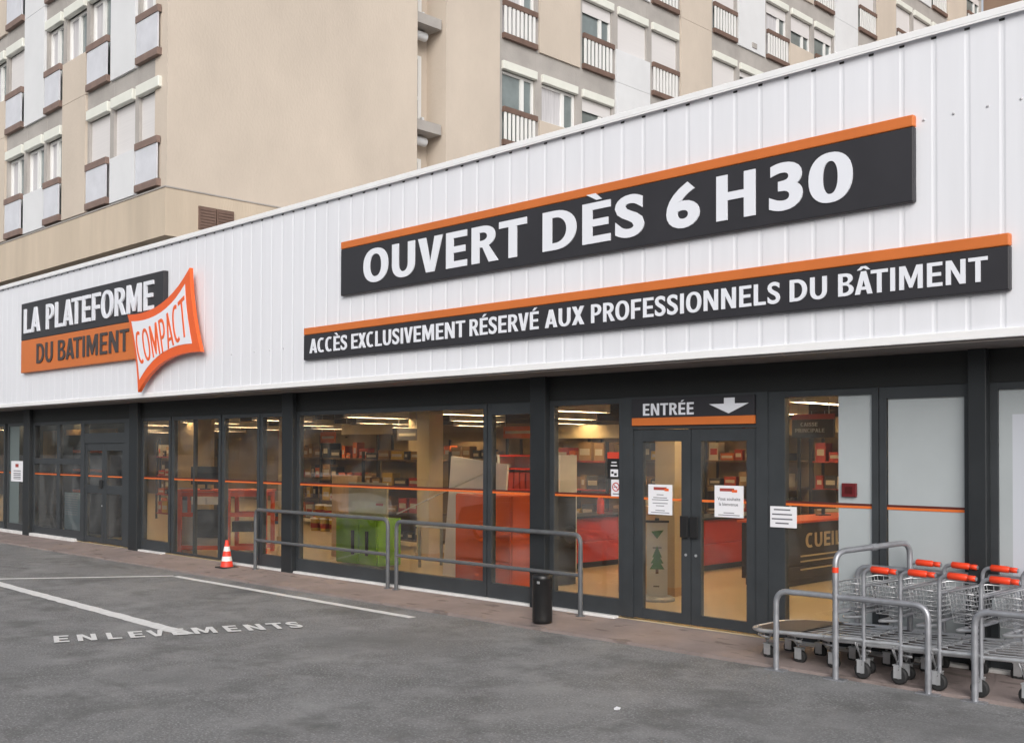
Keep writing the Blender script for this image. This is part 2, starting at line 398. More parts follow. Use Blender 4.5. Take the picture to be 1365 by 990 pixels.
def lettering(mb, text, fn, off, material, depth_fn=None, space=.34, stroke_sep=1.0):
    """fn(u, v, side) maps u in 0..1 along the line and v (0 baseline, 1 cap height) to 3-D; side 0 back, 1 front."""
    x = 0; runs = []; prev = None
    for ch in text:
        if ch == ' ': x += space; prev = None; continue
        w, vs, fs = glyph(ch, off)
        if prev is not None: x += (bearing(prev, 1)+bearing(ch, 0))*stroke_sep
        if prev in ('L',) and BASE.get(ch, ch) in 'TV': x -= .12
        if prev and BASE.get(prev, prev) in 'AV' and BASE.get(ch, ch) in 'AVT' and prev != ch: x -= .10
        runs.append((x, vs, fs)); x += w; prev = ch
    for x0, vs, fs in runs:
        back = [fn((x0+v[0])/x, v[1], 0) for v in vs]; front = [fn((x0+v[0])/x, v[1], 1) for v in vs]
        n = len(vs); ed = {}
        for f in fs:
            for i in range(len(f)):
                a, b = f[i], f[(i+1) % len(f)]; ed[(a, b)] = 1
        side = [(a, b, n+b, n+a) for (a, b) in ed if (b, a) not in ed]
        mb.add(front+back, [tuple(f) for f in fs]+side, material)
    return mb
def line_on_wall(mb, text, x0, x1, z0, z1, y, off, material, depth=.02, **k):
    return lettering(mb, text, lambda u, v, s: (x0+(x1-x0)*u, y-(depth if s else 0), z0+(z1-z0)*v), off, material, **k)

# ================================================================== SETTING: ground
AZ = -.08
structure(MB().quad((-500, -500, AZ), (500, -500, AZ), (500, 500, AZ), (-500, 500, AZ), asphalt_mat()), 'parking_lot')
PAV = pavement_mat()
pv = MB(); xs = [-60+i*1.0 for i in range(90)]
for a, b in zip(xs[:-1], xs[1:]):
    def kz(x): return -.048+.006*math.sin(x*1.7)+.004*math.sin(x*3.1)
    def ky(x): return 9.25+.012*math.sin(x*2.3)+.01*math.sin(x*.9)
    pv.quad((a, ky(a), kz(a)), (b, ky(b), kz(b)), (b, 10.36, -.012), (a, 10.36, -.012), PAV)
    pv.quad((a, ky(a), AZ-.05), (b, ky(b), AZ-.05), (b, ky(b), kz(b)), (a, ky(a), kz(a)), PAV)
structure(pv, 'pavement')
def ground_strip(p, q, w, name='road_marking', z=AZ+.004):
    p = Vector(p).to_3d(); q = Vector(q).to_3d(); d = (q-p).normalized(); s = Vector((-d.y, d.x, 0))*w/2; mb = MB()
    n = max(2, int((q-p).length/.12)); L = []; Rr = []
    for i in range(n+1):
        c = p.lerp(q, i/n); j = 1+random.uniform(-.10, .10); L.append((c+s*j).to_2d()); Rr.append((c-s*(1+random.uniform(-.1, .1))).to_2d())
    for i in range(n):
        mb.quad((*L[i], z), (*Rr[i], z), (*Rr[i+1], z), (*L[i+1], z), LINEW)
    structure(mb, name)
ground_strip((-16.72, 8.88), (-10.52, 8.81), .13)
ground_strip((-18.2, 6.42), (-11.34, 6.18), .19)
ground_strip((-18.4, 6.45), (-16.75, 8.86), .12, z=AZ+.008)
# stencilled word on the ground
mb = MB(); o0 = Vector((-11.80, 4.86)); dr = Vector((1.02, 2.56)).normalized(); up = Vector((-.93, .36)); Lw = 2.72
def stencil(u, v, s):
    p = o0+dr*(Lw*u)+up*(.45*v); return (p.x, p.y, AZ+.012+(.0005 if s else 0))
lettering(mb, 'ENLEVEMENTS', stencil, .032, LINEW, stroke_sep=2.4)
structure(mb, 'road_lettering')

# ================================================================== SHOP BUILDING
GY = 10.35; FY = 9.6
XL, XR = -52, 9
shop = thing('shop_building', 'long low shop with a white ribbed metal fascia above dark framed plate glass windows', 'building', (-14, GY, 0))
def build(mb, name, parent, **k): return mb.build(name, parent, **k)
# ribbed cladding
f = MB(); per = .30; x = -10.198-per*90; prof = [(XL, FY)]
while x < XR:
    if x-.045 > XL and x+.05 < XR:
        prof += [(x-.028, FY), (x-.010, FY+.004), (x+.010, FY+.004), (x+.028, FY)]
    x += per
prof.append((XR, FY)); n = len(prof)
f.add([(p[0], p[1], 3.06) for p in prof]+[(p[0], p[1], 5.79) for p in prof], [(i, i+1, n+i+1, n+i) for i in range(n-1)], CLAD)
build(f, 'cladding', shop, recalc=False)
build(MB().box(XL, XR, FY-.055, FY+.2, 5.775, 5.84, WHITE).box(XL, XR, FY-.055, FY-.047, 5.755, 5.774, WHITE), 'coping', shop, bevel=.006)
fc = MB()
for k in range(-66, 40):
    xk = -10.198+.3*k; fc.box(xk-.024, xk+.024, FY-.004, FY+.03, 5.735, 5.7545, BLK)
build(fc, 'rib_gap_shade', shop)['kind'] = 'stuff'  # black boxes painting the shadow gaps where the grooves meet the coping
build(MB().box(XL, XR, FY-.03, FY+.05, 2.995, 3.075, WHITE), 'trim', shop, bevel=.006)
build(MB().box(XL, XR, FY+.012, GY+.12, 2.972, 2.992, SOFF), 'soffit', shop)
build(MB().box(XL, XR, GY-.05, GY+.12, 2.66, 2.97, HEAD), 'header', shop)
for gx, gz in ((-4.29, 5.02), (-4.02, 5.02), (-3.72, 5.02), (-3.44, 5.02), (-15.5, 3.62), (-15.05, 3.62), (-14.65, 3.62), (-16.2, 3.62)):
    build(MB().lathe([(.011, 0), (.011, -.008), (.006, -.011)], (gx, FY, gz), GALVM2, 10, 'Y'), 'screw', shop)
# body behind
build(MB().box(XL, XR, FY+.21, 24.9, 5.1, 5.25, CONC), 'roof', shop)
build(MB().box(XL, XR, 24.5, 24.7, -.05, 5.1, WALLI), 'back_wall', shop)
build(MB().box(XL-.2, XL, 9.7, 24.7, -.05, 5.1, CONC), 'side_wall', shop); build(MB().box(XR, XR+.2, 9.7, 24.7, -.05, 5.1, CONC), 'side_wall', shop)
build(MB().box(XL, XR, GY-.02, 24.5, -.06, 0, FLOORM), 'shop_floor', shop)
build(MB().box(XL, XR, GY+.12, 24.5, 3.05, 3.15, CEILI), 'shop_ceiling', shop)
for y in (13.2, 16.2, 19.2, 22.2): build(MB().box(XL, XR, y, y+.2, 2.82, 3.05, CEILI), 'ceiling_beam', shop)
# columns
for x0, x1 in ((-43.6, -43.3), (-38, -37.7), (-32.4, -32.1), (-26.74, -26.37), (-21.22, -20.85), (-15.64, -15.33), (-9.85, -9.58), (-4.16, -3.99), (1.5, 1.7), (7, 7.2)):
    build(MB().box(x0, x1, GY-.13, GY+.1, -.03, 2.971, COLM), 'column', shop, bevel=.008)
# white plinth strips
for x0, x1 in ((-52, -26.0), (-26.0, -23.9), (-20.84, -19.85), (-17.6, -15.34), (-15.32, -9.86), (-9.57, -8.45), (-6.1, 9)):
    build(MB().box(x0, x1, GY-.11, GY-.005, -.06, .015 if x0 > -21 else .05, PLINTH), 'plinth', shop, bevel=.01)

STR = mat('glass_stripe', (.72, .16, .03), .5); STRD = mat('glass_stripe_dark', (.10, .02, .015), .5)
def shop_window(x0, x1, label=None, fl=.07, fr=.07, bot=.2, top=.07, stripe=True, backing=None, name='window', ztop=2.66, bars=(), split=()):
    z0 = .018; fm = MB(); y0, y1 = GY-.035, GY+.055
    fm.box(x0, x0+fl, y0, y1, z0, ztop, DARK); fm.box(x1-fr, x1, y0, y1, z0, ztop, DARK)
    fm.box(x0+fl, x1-fr, y0+.003, y1-.003, ztop-top, ztop, DARK)
    if bot: fm.box(x0+fl, x1-fr, y0+.003, y1-.003, z0, z0+bot, DARK)
    for zb0, zb1 in bars: fm.box(x0+fl, x1-fr, y0+.003, y1-.003, zb0, zb1, DARK)
    for s0, s1 in split: fm.box(s0, s1, y0+.002, y1-.002, z0+bot, ztop-top, DARK)
    w = build(fm, name, shop)
    if label: w['label'] = label
    pz0 = z0+bot
    build(MB().quad((x0+fl, GY, pz0), (x1-fr, GY, pz0), (x1-fr, GY, ztop-top), (x0+fl, GY, ztop-top), GLASS), 'pane', w, recalc=False)
    if stripe:
        build(MB().box(x0+fl, x1-fr, GY-.012, GY-.0065, 1.437, 1.462, STR).box(x0+fl, x1-fr, GY-.012, GY-.0065, 1.464, 1.486, STRD), 'stripe', w)
    if backing:
        for bx0, bx1, bz0, bz1, bm_ in backing: build(MB().box(bx0, bx1, GY-.006, GY-.001, bz0, bz1, bm_), 'backing_panel', w)
    return w
shop_window(-43.3, -38); shop_window(-37.7, -32.4); shop_window(-32.1, -28.15)
shop_window(-27.96, -26.74, backing=[(-27.9, -27.3, .2, 2.6, mat('frosted_dark', (.13, .16, .16), .3))])
shop_window(-26.37, -23.66, bars=((1.69, 1.82),), split=((-25.0, -24.86),))
shop_window(-20.85, -19.66); shop_window(-19.6, -17.78, bot=.03, split=((-18.77, -18.755),)); shop_window(-17.72, -16.48); shop_window(-16.45, -15.64, ztop=2.655)
shop_window(-15.33, -10.76); shop_window(-10.74, -9.85, top=.16)
shop_window(-9.58, -8.36)
shop_window(-6.35, -5.09, bot=.12, fl=.2, backing=[(-5.54, -5.09, .1, 2.62, GREYB)])
shop_window(-5.08, -4.16, top=.12, backing=[(-5.0, -4.2, .1, 2.62, GREYB)])
shop_window(-3.99, 1.5, backing=[(-3.97, -3.80, .1, 2.62, GREYB), (-3.80, 1.45, .1, 2.36, mat('frosted_pale', (.55, .575, .63), .25)), (-3.80, 1.45, 2.36, 2.62, GREYB)], stripe=False); shop_window(1.7, 7.0, backing=[(1.7, 7, .1, 2.6, GREYB)])
# exit doors and entrance doors
def door_leaf(x0, x1, mat_z=2.27, stile=.125, mid=None, hx=None, g0=.14, g1=2.13, hz=(1.02, 1.27)):
    fm = MB(); y0, y1 = GY-.03, GY+.03
    fm.box(x0, x0+stile, y0, y1, .022, mat_z, DARK); fm.box(x1-stile, x1, y0, y1, .022, mat_z, DARK)
    fm.box(x0+stile, x1-stile, y0+.003, y1-.003, .022, g0, DARK); fm.box(x0+stile, x1-stile, y0+.003, y1-.003, g1, mat_z, DARK)
    if mid: fm.box(x0+stile, x1-stile, y0+.003, y1-.003, mid[0], mid[1], DARK)
    d = build(fm, 'door', shop)
    build(MB().quad((x0+stile, GY, g0), (x1-stile, GY, g0), (x1-stile, GY, g1), (x0+stile, GY, g1), GLASS), 'pane', d, recalc=False)
    build(MB().box(x0+stile, x1-stile, GY-.006, GY-.002, 1.435, 1.462, STR), 'stripe', d)
    if hx is not None:
        build(MB().box(hx-.055, hx+.055, y0-.05, y0-.03, hz[0], hz[1], BLK).box(hx-.02, hx+.02, y0-.03, y0, hz[0]+.02, hz[0]+.05, BLK).box(hx-.02, hx+.02, y0-.03, y0, hz[1]-.05, hz[1]-.02, BLK), 'handle', d, bevel=.008)
        build(MB().lathe([(.016, 0), (.016, -.01)], (hx, y0, .82), GALV, 12, 'Y'), 'lock', d)
    return d
door_leaf(-8.20, -7.375, hx=-7.44, stile=.13); door_leaf(-7.365, -6.50, hx=-7.30, stile=.13)
build(MB().box(-8.36, -8.205, GY-.05, GY+.06, .018, 2.66, DARK).box(-6.495, -6.352, GY-.05, GY+.06, .018, 2.66, DARK).box(-8.205, -6.495, GY-.047, GY+.057, 2.275, 2.315, DARK).box(-8.205, -6.495, GY-.047, GY+.057, 2.63, 2.66, DARK), 'door_frame', shop)
build(MB().box(-8.205, -6.495, GY-.01, GY+.01, 2.315, 2.63, DARK), 'transom_panel', shop)
door_leaf(-23.5, -22.56, mid=(1.08, 1.26), g1=2.0, mat_z=2.15, hx=-22.65, hz=(1.2, 1.38), stile=.11); door_leaf(-22.55, -21.6, mid=(1.08, 1.26), g1=2.0, mat_z=2.15, stile=.11)
build(MB().box(-23.66, -23.51, GY-.05, GY+.06, .018, 2.66, DARK).box(-21.59, -21.31, GY-.05, GY+.06, .018, 2.66, DARK).box(-23.51, -21.59, GY-.047, GY+.057, 2.16, 2.38, DARK).box(-23.51, -21.59, GY-.047, GY+.057, 2.58, 2.66, DARK), 'door_frame', shop)
build(MB().quad((-23.51, GY, 2.38), (-21.59, GY, 2.38), (-21.59, GY, 2.58), (-23.51, GY, 2.58), GLASS), 'transom_pane', shop, recalc=False)

# ------------------------------------------------------------------ signs
def sign_board(name, label, x0, x1, z0, z1, zs, y=FY-.07):
    t = thing(name, label, 'sign', ((x0+x1)/2, FY, z0))
    build(MB().box(x0, x1, y, FY-.001, z0, zs, BLACKP), 'board', t, bevel=.012)
    build(MB().box(x0, x1, y-.002, FY-.001, zs+.002, z1, ORANGE), 'stripe', t, bevel=.012)
    return t
t = sign_board('shop_sign', 'large black sign with an orange top edge reading OUVERT DÈS 6 H 30', -13.06, -4.36, 4.28, 5.075, 4.965)
L = MB(); y = FY-.07
for w, a, b in (('OUVERT', -12.50, -9.24), ('DÈS', -8.97, -7.43), ('6', -7.125, -6.69), ('H', -6.48, -6.01), ('30', -5.85, -4.95)):
    line_on_wall(L, w, a, b, 4.405, 4.875, y, .034, LETW, .012)
build(L, 'lettering', t)
t = sign_board('shop_sign', 'long narrow black sign reading ACCÈS EXCLUSIVEMENT RÉSERVÉ AUX PROFESSIONNELS DU BÂTIMENT', -14.0, -3.52, 3.39, 3.88, 3.77)
L = MB()
for w, a, b in (('ACCÈS', -13.83, -12.89), ('EXCLUSIVEMENT', -12.78, -10.35), ('RÉSERVÉ', -10.26, -9.04), ('AUX', -8.93, -8.31), ('PROFESSIONNELS', -8.20, -5.73), ('DU', -5.62, -5.22), ('BÂTIMENT', -5.10, -3.70)):
    line_on_wall(L, w, a, b, 3.485, 3.70, y, .018, LETW, .010)
build(L, 'lettering', t)
# logo sign
t = thing('logo_sign', 'black and orange shop name sign with an orange pennant reading COMPACT', 'sign', (-21.7, FY, 3.73))
build(MB().box(-25.03, -18.41, FY-.10, FY-.001, 4.452, 5.28, BLACKP), 'board', t, bevel=.012)
build(MB().box(-25.03, -18.41, FY-.10, FY-.001, 3.73, 4.45, ORANGE), 'board', t, bevel=.012)['label'] = 'orange lower half of the sign'
L = MB(); line_on_wall(L, 'LA PLATEFORME', -24.82, -18.76, 4.60, 5.14, FY-.10, .012, LETW, .03, space=.55); build(L, 'lettering', t)
L = MB(); line_on_wall(L, 'DU BATIMENT', -24.12, -19.74, 3.90, 4.325, FY-.10, .010, LETD, .02, space=.5); build(L, 'lettering', t)['label'] = 'dark letters reading DU BATIMENT'
def qcurve(a, m, b, n=10):
    a, m, b = Vector(a), Vector(m), Vector(b); c = m*2-(a+b)*.5
    return [a*(1-k/n)**2+c*2*(k/n)*(1-k/n)+b*(k/n)**2 for k in range(n)]
def pennant(p1, m1, p2, m2, p3, m3, p4, m4): return qcurve(p1, m1, p2)+qcurve(p2, m2, p3)+qcurve(p3, m3, p4)+qcurve(p4, m4, p1)
out = pennant((-19.67, 4.57), (-18.35, 4.66), (-17.33, 5.19), (-17.20, 4.42), (-16.92, 3.70), (-18.24, 3.60), (-19.22, 3.09), (-19.36, 3.84))
inn = pennant((-19.50, 4.43), (-18.35, 4.50), (-17.48, 4.92), (-17.40, 4.42), (-17.22, 3.86), (-18.30, 3.76), (-19.16, 3.32), (-19.28, 3.84))
def pr(y0, y1): return lambda p, s: (p[0], y1 if s else y0, p[1])
pen = build(MB().prism(out, pr(FY-.105, FY-.175), PORANGE), 'pennant', t)
build(MB().prism(inn, pr(FY-.176, FY-.181), LETW), 'pennant_face', pen)
L = MB(); A, B, C_, D_ = (-19.16, 3.60), (-17.36, 4.02), (-17.49, 4.72), (-19.36, 4.20)
def bil(u, v, s):
    bow = -.10*math.sin(math.pi*u)
    x = (A[0]*(1-u)+B[0]*u)*(1-v)+(D_[0]*(1-u)+C_[0]*u)*v; z = (A[1]*(1-u)+B[1]*u)*(1-v)+(D_[1]*(1-u)+C_[1]*u)*v+bow*(.4+.6*v)
    return (x, FY-.181-(.008 if s else 0), z)
lettering(L, 'COMPACT', bil, -.008, PORANGE, stroke_sep=1.1); build(L, 'lettering', pen)
# entrance sign
t = thing('entrance_sign', 'black sign over the glass double door reading ENTRÉE with a white down arrow', 'sign', (-7.35, GY-.05, 2.32))
build(MB().box(-8.20, -6.50, GY-.075, GY-.051, 2.41, 2.635, BLACKP), 'board', t); build(MB().box(-8.20, -6.50, GY-.075, GY-.051, 2.318, 2.408, ORANGE), 'stripe', t)
L = MB(); line_on_wall(L, 'ENTRÉE', -8.03, -7.30, 2.435, 2.575, GY-.075, .026, LETW, .004); build(L, 'lettering', t)
ar = [(-6.86, 2.61), (-6.86, 2.545), (-7.06, 2.545), (-6.80, 2.435), (-6.54, 2.545), (-6.72, 2.545), (-6.72, 2.61)]
build(MB().prism([(p[0]-.03, p[1]) for p in ar], pr(GY-.0755, GY-.079), LETW), 'arrow', t)

# notices on the glass
def bars(mb, x0, x1, z, y, w, h, material=INK): mb.box((x0+x1)/2-w/2, (x0+x1)/2+w/2, y-.001, y-.0005, z-h/2, z+h/2, material)
def text_small(mb, s, x0, x1, z, h, y, material=INK):
    vs, fs = _text_raw(s, .012); xa = min(v[0] for v in vs); xb = max(v[0] for v in vs); sc = (x1-x0)/(xb-xa)
    mb.add([(x0+(v[0]-xa)*sc, y-.0012, z+v[1]*h) for v in vs], fs, material)
NY = GY-.012
def notice(name, label, x0, x1, z0, z1, parts, y=NY):
    t = thing(name, label, 'notice', ((x0+x1)/2, y, z0))
    build(MB().box(x0, x1, y-.004, y, z0, z1, PAPER), 'sheet', t)
    mb = MB(); parts(mb, y-.004); build(mb, 'print', t); return t
def p1(mb, y):
    mb.box(-7.92, -7.73, y-.001, y-.0005, 1.555, 1.59, INKRED); mb.box(-7.76, -7.70, y-.0015, y-.001, 1.545, 1.575, PORANGE)
    for z, w in ((1.50, .10), (1.465, .2), (1.44, .24), (1.40, .22), (1.37, .12), (1.315, .14), (1.29, .27)): bars(mb, -8.0, -7.65, z, y, w, .008)
notice('door_notice', 'white notice with small grey print on the left door leaf', -8.0, -7.65, 1.265, 1.62, p1, GY-.008)
def p2(mb, y):
    mb.box(-6.99, -6.80, y-.001, y-.0005, 1.565, 1.60, INKRED); mb.box(-6.83, -6.76, y-.0015, y-.001, 1.555, 1.585, PORANGE)
    text_small(mb, 'Vous souhaite', -7.02, -6.72, 1.465, .05, y); text_small(mb, 'la bienvenue', -7.0, -6.75, 1.405, .05, y)
    for z, w in ((1.325, .14), (1.30, .28)): bars(mb, -7.06, -6.68, z, y, w, .008)
notice('door_notice', 'white notice reading Vous souhaite la bienvenue on the right door leaf', -7.06, -6.68, 1.275, 1.63, p2, GY-.008)
def p3(mb, y):
    for z, w in ((1.39, .2), (1.34, .24), (1.29, .25), (1.245, .16)): bars(mb, -6.33, -6.02, z, y, w, .014)
notice('window_notice', 'small white notice with four bold lines on the window frame right of the doors', -6.32, -6.0, 1.20, 1.425, p3, GY-.045)
def p4(mb, y):
    mb.box(-27.5, -27.3, y-.001, y-.0005, 1.59, 1.67, INKRED)
    for z in (1.50, 1.44, 1.40, 1.35, 1.31): bars(mb, -27.78, -27.0, z, y, .45, .02)
notice('window_notice', 'white notice on the narrow window at the far left end of the shop', -27.77, -27.0, 1.24, 1.74, p4)
t = thing('window_sticker', 'black and red sticker with a white pictogram on the glass left of the entrance', 'sticker', (-8.52, NY, 1.68))
build(MB().box(-8.63, -8.42, NY-.003, NY, 1.685, 1.92, BLK).box(-8.63, -8.42, NY-.003, NY, 1.922, 2.0, mat('sticker_red', (.6, .06, .03), .5)), 'sheet', t)
mb = MB().box(-8.58, -8.46, NY-.005, NY-.0035, 1.70, 1.79, PAPER)
for z, w in ((1.875, .08), (1.835, .1)): bars(mb, -8.63, -8.42, z, NY-.003, w, .014, PAPER)
mb.box(-8.565, -8.53, NY-.0065, NY-.0055, 1.735, 1.765, BLK).box(-8.52, -8.48, NY-.0065, NY-.0055, 1.715, 1.745, BLK)
build(mb, 'pictogram', t)
t = thing('window_sticker', 'white no smoking sticker with a red ring on the glass left of the entrance', 'sticker', (-8.5, NY, 1.46))
build(MB().box(-8.57, -8.42, NY-.003, NY, 1.46, 1.665, PAPER), 'sheet', t)
mb = MB(); c = Vector((-8.495, NY-.005, 1.575)); ring = [c+Vector((.05*math.cos(a*math.pi/14), 0, .05*math.sin(a*math.pi/14))) for a in range(28)]
mb.tube(ring, .006, mat('ring_red', (.5, .03, .03), .5), 6, closed=True); mb.tube([c+Vector((-.034, 0, .034)), c+Vector((.034, 0, -.034))], .005, MATS['ring_red'], 6)
mb.box(-8.53, -8.47, NY-.0045, NY-.0035, 1.57, 1.58, INK); bars(mb, -8.57, -8.42, 1.49, NY-.003, .1, .012); build(mb, 'pictogram', t)
t = thing('fire_alarm', 'small dark red fire alarm box on the grey panel right of the doors', 'alarm box', (-5.41, GY-.004, 1.55))
build(MB().box(-5.49, -5.33, GY-.04, GY-.0075, 1.55, 1.69, mat('alarm_red', (.13, .012, .015), .4)), 'case', t, bevel=.006)
build(MB().box(-5.45, -5.37, GY-.046, GY-.0405, 1.585, 1.655, mat('alarm_face', (.07, .008, .008), .3)), 'button', t)
t = thing('paper_blind', 'pale blue striped sheet hung behind the glass left of the exit door', 'sheet', (-24.28, GY+.05, .14))
mb = MB(); PB = mat('pale_blue_sheet', (.45, .56, .60), .7); 
mb.box(-24.8, -23.74, GY+.07, GY+.08, .2, 1.05, PB)
for k in range(9): mb.box(-24.75, -24.1, GY+.064, GY+.0695, .55+k*.053, .575+k*.053, WPANEL)
build(mb, 'sheet', t)

# ================================================================== APARTMENT BUILDING
apt = thing('apartment_building', 'tall beige apartment block with white shutters rising behind the shop', 'building', (-30, 30, AZ))
XF, YF = -21.5, 11.12
ZT = 27.5
def Tright(v): return Vector((XF+v[2], v[0], v[1]))      # (u along +Y, height, outwards)
def Tleft(v): return Vector((v[0], YF-v[2], v[1]))       # (u along X, height, outwards)
def facade_box(mb, T, u0, u1, z0, z1, w0, w1, m_): mb.box(u0, u1, z0, z1, w0, w1, m_, T=lambda v: T(v))
def window_unit(T, u0, u1, zb, kind, style, glass_kind):
    """one opening of the facade: zb floor line; kind W guard rail, P solid parapet, F solid panel over the full storey"""
    mg = .08*(u1-u0); a, b = u0+mg, u1-mg; zt = zb+2.12
    w = MB(); fr = .07
    zl = zb+.08 if kind == 'W' else zb+1.0
    if glass_kind == 'shut':
        facade_box(w, T, a, b, zl, zt, -.10, -.07, BLIND)
        win = build(w, 'window', apt)
    else:
        facade_box(w, T, a, a+fr, zl, zt, -.16, -.08, WFRAME); facade_box(w, T, b-fr, b, zl, zt, -.16, -.08, WFRAME)
        facade_box(w, T, a+fr, b-fr, zt-fr, zt, -.158, -.082, WFRAME); facade_box(w, T, a+fr, b-fr, zl, zl+fr, -.158, -.082, WFRAME)
        c = a+(b-a)*(.66 if style == 'right' else .5); facade_box(w, T, c-fr*.9, c+fr*.9, zl+fr, zt-fr, -.156, -.078, WFRAME)
        win = build(w, 'window', apt)
        g = MB()
        if glass_kind == 'curt':
            facade_box(g, T, a+fr, c, zl+fr, zt-fr, -.15, -.13, CURT); facade_box(g, T, c, b-fr, zl+fr, zt-fr, -.15, -.13, GPANE)
        else: facade_box(g, T, a+fr, b-fr, zl+fr, zt-fr, -.15, -.13, GPANE)
        build(g, 'pane', win)
        q = random.random()
        if q < .45:
            bl = MB(); zz = zt-(zt-zl)*random.choice((.18, .3, .5)); facade_box(bl, T, a+fr*.3, b-fr*.3, zz, zt-.002, -.077, -.06, BLIND); build(bl, 'roller_shutter', win)
    sb = MB(); facade_box(sb, T, a-.02, b+.02, zb+2.125, zb+2.36, -.05, .09, SHUT); build(sb, 'shutter_box', win, bevel=.015)
def guard(T, u0, u1, zb, style):
    mg = .07*(u1-u0); a, b = u0+mg, u1-mg
    g = MB(); facade_box(g, T, a, b, zb+.92, zb+1.07, .02, .11, BROWN); facade_box(g, T, a, b, zb+.0, zb+.15, .0, .11, BROWN)
    if style == 'left':
        g.mats = [BROWNL if x is BROWN else x for x in g.mats]; facade_box(g, T, a+.03, b-.03, zb+.152, zb+.918, .06, .09, GUARDP)
    else:
        n = 8; d = (b-a-.06)/n
        for i in range(n): facade_box(g, T, a+.03+i*d, a+.03+i*d+d*.56, zb+.152, zb+.918, .06, .09, WFRAME)
    build(g, 'guard_rail', apt)
def zone(T, us, nfl, zb0, st, pattern, style):
    """concrete wall with window openings over columns us x floors"""
    conc = MB(); pan = {}
    for i, (u0, u1) in enumerate(zip(us[:-1], us[1:])):
        lo, hi = min(u0, u1), max(u0, u1)
        mg = .08*(hi-lo)
        for k in range(nfl):
            zb = zb0+st*k; kind, gk = pattern(i, k)
            if kind[0] == 'F':
                m_ = BEIGE if kind[1] == 'b' else WPANEL
                p = MB(); facade_box(p, T, lo+.01, hi-.01, zb-.02, zb+st-.03, -.2, .06, m_); o = build(p, 'facade_panel', apt)
                o['label'] = 'beige full height facade panel' if kind[1] == 'b' else 'white full height facade panel'
                continue
            # concrete round the opening
            facade_box(conc, T, lo, lo+mg, zb, zb+st, -.3, 0, CONC); facade_box(conc, T, hi-mg, hi, zb, zb+st, -.3, 0, CONC)
            facade_box(conc, T, lo+mg, hi-mg, zb+2.37, zb+st, -.3, -.003, CONC)
            facade_box(conc, T, lo+mg, hi-mg, zb, zb+.08, -.3, -.003, CONC)
            facade_box(conc, T, lo+mg, hi-mg, zb+.08, zb+2.37, -.3, -.22, CONC)
            if kind[0] == 'P':
                m_ = BEIGE if kind[1] == 'b' else WPANEL
                p = MB(); facade_box(p, T, lo+.01, hi-.01, zb-.02, zb+1.0, -.1, .06, m_); build(p, 'facade_panel', apt)
            else: guard(T, lo, hi, zb, style)
            window_unit(T, lo, hi, zb, kind[0], style, gk)
    return conc
# right-hand face (looks along +X), storeys from 10.54
usR = [21.03, 22.62, 24.40, 26.07, 27.80, 29.45, 31.24, 32.90, 34.66, 36.40, 38.15, 39.86, 41.75, 43.48, 45.22, 46.90, 48.80, 50.60, 52.75, 54.70]
colR = {0: ['W', 'W', 'W', 'W', 'W', 'W'], 1: ['Pb', 'Fb', 'Pb', 'Fb', 'Pb', 'Fb'], 2: ['W']*6, 3: ['Fw', 'Pw', 'Fw', 'Pw', 'Fw', 'Pw'], 4: ['W']*6, 5: ['Fb']*6,
        6: ['W']*6, 7: ['Pw', 'Pb', 'Fw', 'Pw', 'Fw', 'Pw'], 8: ['W']*6, 9: ['Fb', 'Pb', 'Pb', 'Fb', 'Pb', 'Fb'], 10: ['W']*6, 11: ['Fw']*6, 12: ['W']*6, 13: ['Fb']*6,
        14: ['W']*6, 15: ['Pw', 'Fw', 'Pw', 'Pw', 'Pw', 'Fw'], 16: ['W']*6, 17: ['Fb']*6, 18: ['W']*6}
shR = {(3, 1), (4, 1), (6, 1), (14, 3), (15, 3), (16, 3)}
def patR(i, k):
    gk = 'shut' if (i, k) in shR else random.choice(['glass', 'glass', 'curt'])
    return colR[i][k], gk
ZR, SR = 10.54, 2.985
c1 = zone(Tright, usR, 6, ZR, SR, patR, 'right')
# below the first storey: plain concrete storey, above the modelled ones: nothing in the picture
c1.box(XF-.3, XF, 21.03, 54.7, 7.58, 10.539, CONC); build(c1, 'wall', apt)['label'] = 'grey concrete wall between the windows'
# left-hand face (looks along -Y), storeys from 7.65
usL = [-21.62, -22.82, -24.06, -25.36, -26.70, -27.82, -29.12, -30.42, -31.7, -33.0, -34.2, -35.4]
colL = {0: ['W']*7, 1: ['Pw', 'Fw', 'Pw', 'Fw', 'Pw', 'Fw', 'Fw'], 2: ['W']*7, 3: ['Fb', 'Pb', 'Fw', 'Fb', 'Pb', 'Fb', 'Fb'], 4: ['W']*7, 5: ['Pw', 'Fw', 'Fw', 'Pw', 'Fw', 'Pw', 'Fw'], 6: ['W']*7,
        7: ['Fb', 'Pb', 'Fb', 'Pb', 'Fb', 'Pb', 'Fb'], 8: ['W']*7, 9: ['Fw']*7, 10: ['W']*7}
shL = {(0, 0), (1, 0), (2, 0), (4, 1), (4, 0)}
def patL(i, k):
    return colL[i][k], ('shut' if (i, k) in shL and i != 4 else 'curt')
ZL, SL = 7.67, 2.82
c2 = zone(Tleft, usL, 5, ZL, SL, patL, 'left'); build(c2, 'wall', apt)['label'] = 'grey concrete wall between the left windows'
